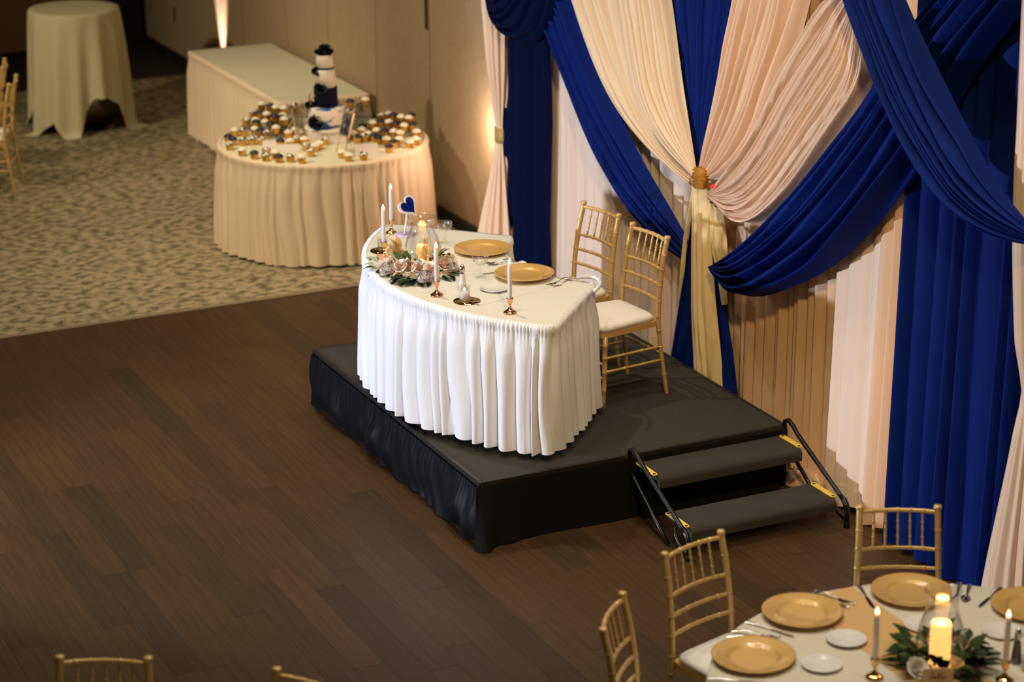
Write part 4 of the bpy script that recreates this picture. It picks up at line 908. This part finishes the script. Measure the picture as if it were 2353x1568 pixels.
ROWS = [  # crop coordinates of each cup's foot, kind, and the level the row stands on
    ('on the front rim of the cake table', 0, [(330, 810, 'w'), (470, 840, 'n'), (590, 860, 'm'), (720, 880, 'n'), (850, 870, 'm'), (965, 882, 'w'), (1060, 812, 'm'), (1385, 830, 'w'), (1450, 862, 'w'), (1610, 852, 'm'), (1875, 772, 'n'), (2090, 724, 'w'), (2160, 692, 'w')]),
    ('in the low row just behind the left rim', 0, [(205, 665, 'n'), (220, 745, 'm'), (252, 694, 'n'), (355, 697, 'm'), (440, 692, 'm'), (520, 690, 'm'), (600, 800, 'm'), (690, 832, 'w')]),
    ('in the middle row before the cake', 0, [(745, 712, 'n'), (850, 712, 'w'), (915, 680, 'm'), (985, 690, 'w'), (1015, 755, 'm'), (1085, 760, 'w'), (1150, 735, 'w'), (1250, 672, 'w'), (1205, 690, 'm')]),
    ('in the lowest row of the left cluster', 0, [(270, 600, 'w'), (330, 600, 'm'), (480, 585, 'w'), (540, 602, 'n'), (610, 620, 'm'), (690, 600, 'w'), (780, 600, 'n'), (830, 622, 'w'), (900, 592, 'w'), (940, 622, 'w')]),
    ('on the lowest shelf of the left riser', .03, [(395, 490, 'm'), (440, 490, 'w'), (490, 520, 'n'), (580, 512, 'w'), (640, 530, 'n'), (690, 560, 'w'), (850, 512, 'n')]),
    ('on the middle shelf of the left riser', .07, [(465, 408, 'm'), (505, 422, 'n'), (560, 422, 'w'), (635, 458, 'n'), (678, 460, 'n'), (722, 452, 'w'), (780, 480, 'w')]),
    ('on the top shelf of the left riser', .11, [(550, 327, 'w'), (640, 346, 'n'), (700, 360, 'w'), (780, 370, 'w'), (900, 345, 'm')]),
    ('in the lowest row of the right cluster', 0, [(1600, 560, 'n'), (1590, 592, 'w'), (1500, 630, 'w'), (1540, 672, 'n'), (1612, 660, 'm'), (1655, 640, 'w'), (1705, 652, 'n'), (1745, 600, 'w'), (1830, 612, 'n'), (1900, 612, 'w'), (1972, 622, 'w')]),
    ('in the front row of the right cluster', 0, [(1762, 680, 'n'), (1845, 690, 'w'), (1925, 722, 'n'), (1975, 690, 'w'), (2160, 612, 'w')]),
    ('on the lower shelf of the right riser', .03, [(1700, 520, 'w'), (1760, 512, 'n'), (1860, 512, 'w'), (1950, 530, 'n'), (2030, 550, 'w'), (2105, 540, 'n')]),
    ('on the upper shelf of the right riser', .06, [(1790, 440, 'm'), (1850, 430, 'w'), (1910, 440, 'n'), (2000, 460, 'w'), (2080, 470, 'w'), (2125, 440, 'n')]),
    ('on the glass riser behind the cake', .10, [(1470, 400, 'm'), (1575, 340, 'n')]),
    ('on the taller glass riser behind the cake', .155, [(1470, 300, 'n'), (1580, 268, 'w')])]
placed = []
for rname, lv, items in ROWS:
    pts = []
    order = sorted(items)
    zf = CZ+.0008+(lv+.006 if lv else 0)
    for i, (cx, cy, k) in enumerate(order):
        p = at(480+cx/4.525, 180+cy/4.525, 'z', zf)
        x, y = p[0], p[1]
        for _ in range(30):      # nudge apart so no two cups share space
            mv = False
            for (qx, qy, qz) in placed:
                d = math.hypot(x-qx, y-qy)
                if abs(zf-qz) < .06 and d < .0655:
                    dx, dy = ((x-qx)/d, (y-qy)/d) if d > 1e-4 else (1, 0); x += dx*(.0660-d); y += dy*(.0660-d); mv = True
            dd = math.hypot(x-CK[0], y-CK[1])
            if dd > .715: x = CK[0]+(x-CK[0])*.715/dd; y = CK[1]+(y-CK[1])*.715/dd
            if not mv: break
        placed.append((x, y, zf)); pts.append((x, y))
        o = OB('cupcake', cup_me, None, (x, y, zf), random.uniform(0, 6), '%s gold-cup cupcake, %s from left %s' % (KIND[k], ORD[i], rname), 'cupcake', 'cupcakes on the cake table'); OB('icing', fr[k], o)
    if lv:
        X0, X1 = min(a for a, b in pts)-.035, max(a for a, b in pts)+.035; Y0, Y1 = min(b for a, b in pts)-.035, max(b for a, b in pts)+.035
        t = thing('cupcake_riser', 'clear acrylic riser holding the cupcakes '+rname, 'riser', ((X0+X1)/2, (Y0+Y1)/2, CZ+.0005)); hx, hy = (X1-X0)/2, (Y1-Y0)/2
        MB().box(-hx, -hy, lv, hx, hy, lv+.006, .001).build('shelf', acrylic, t)
        for sx in (-1, 1): MB().box(sx*(hx-.004)-.002, -hy, 0, sx*(hx-.004)+.002, hy, lv).build('side_panel', acrylic, t)
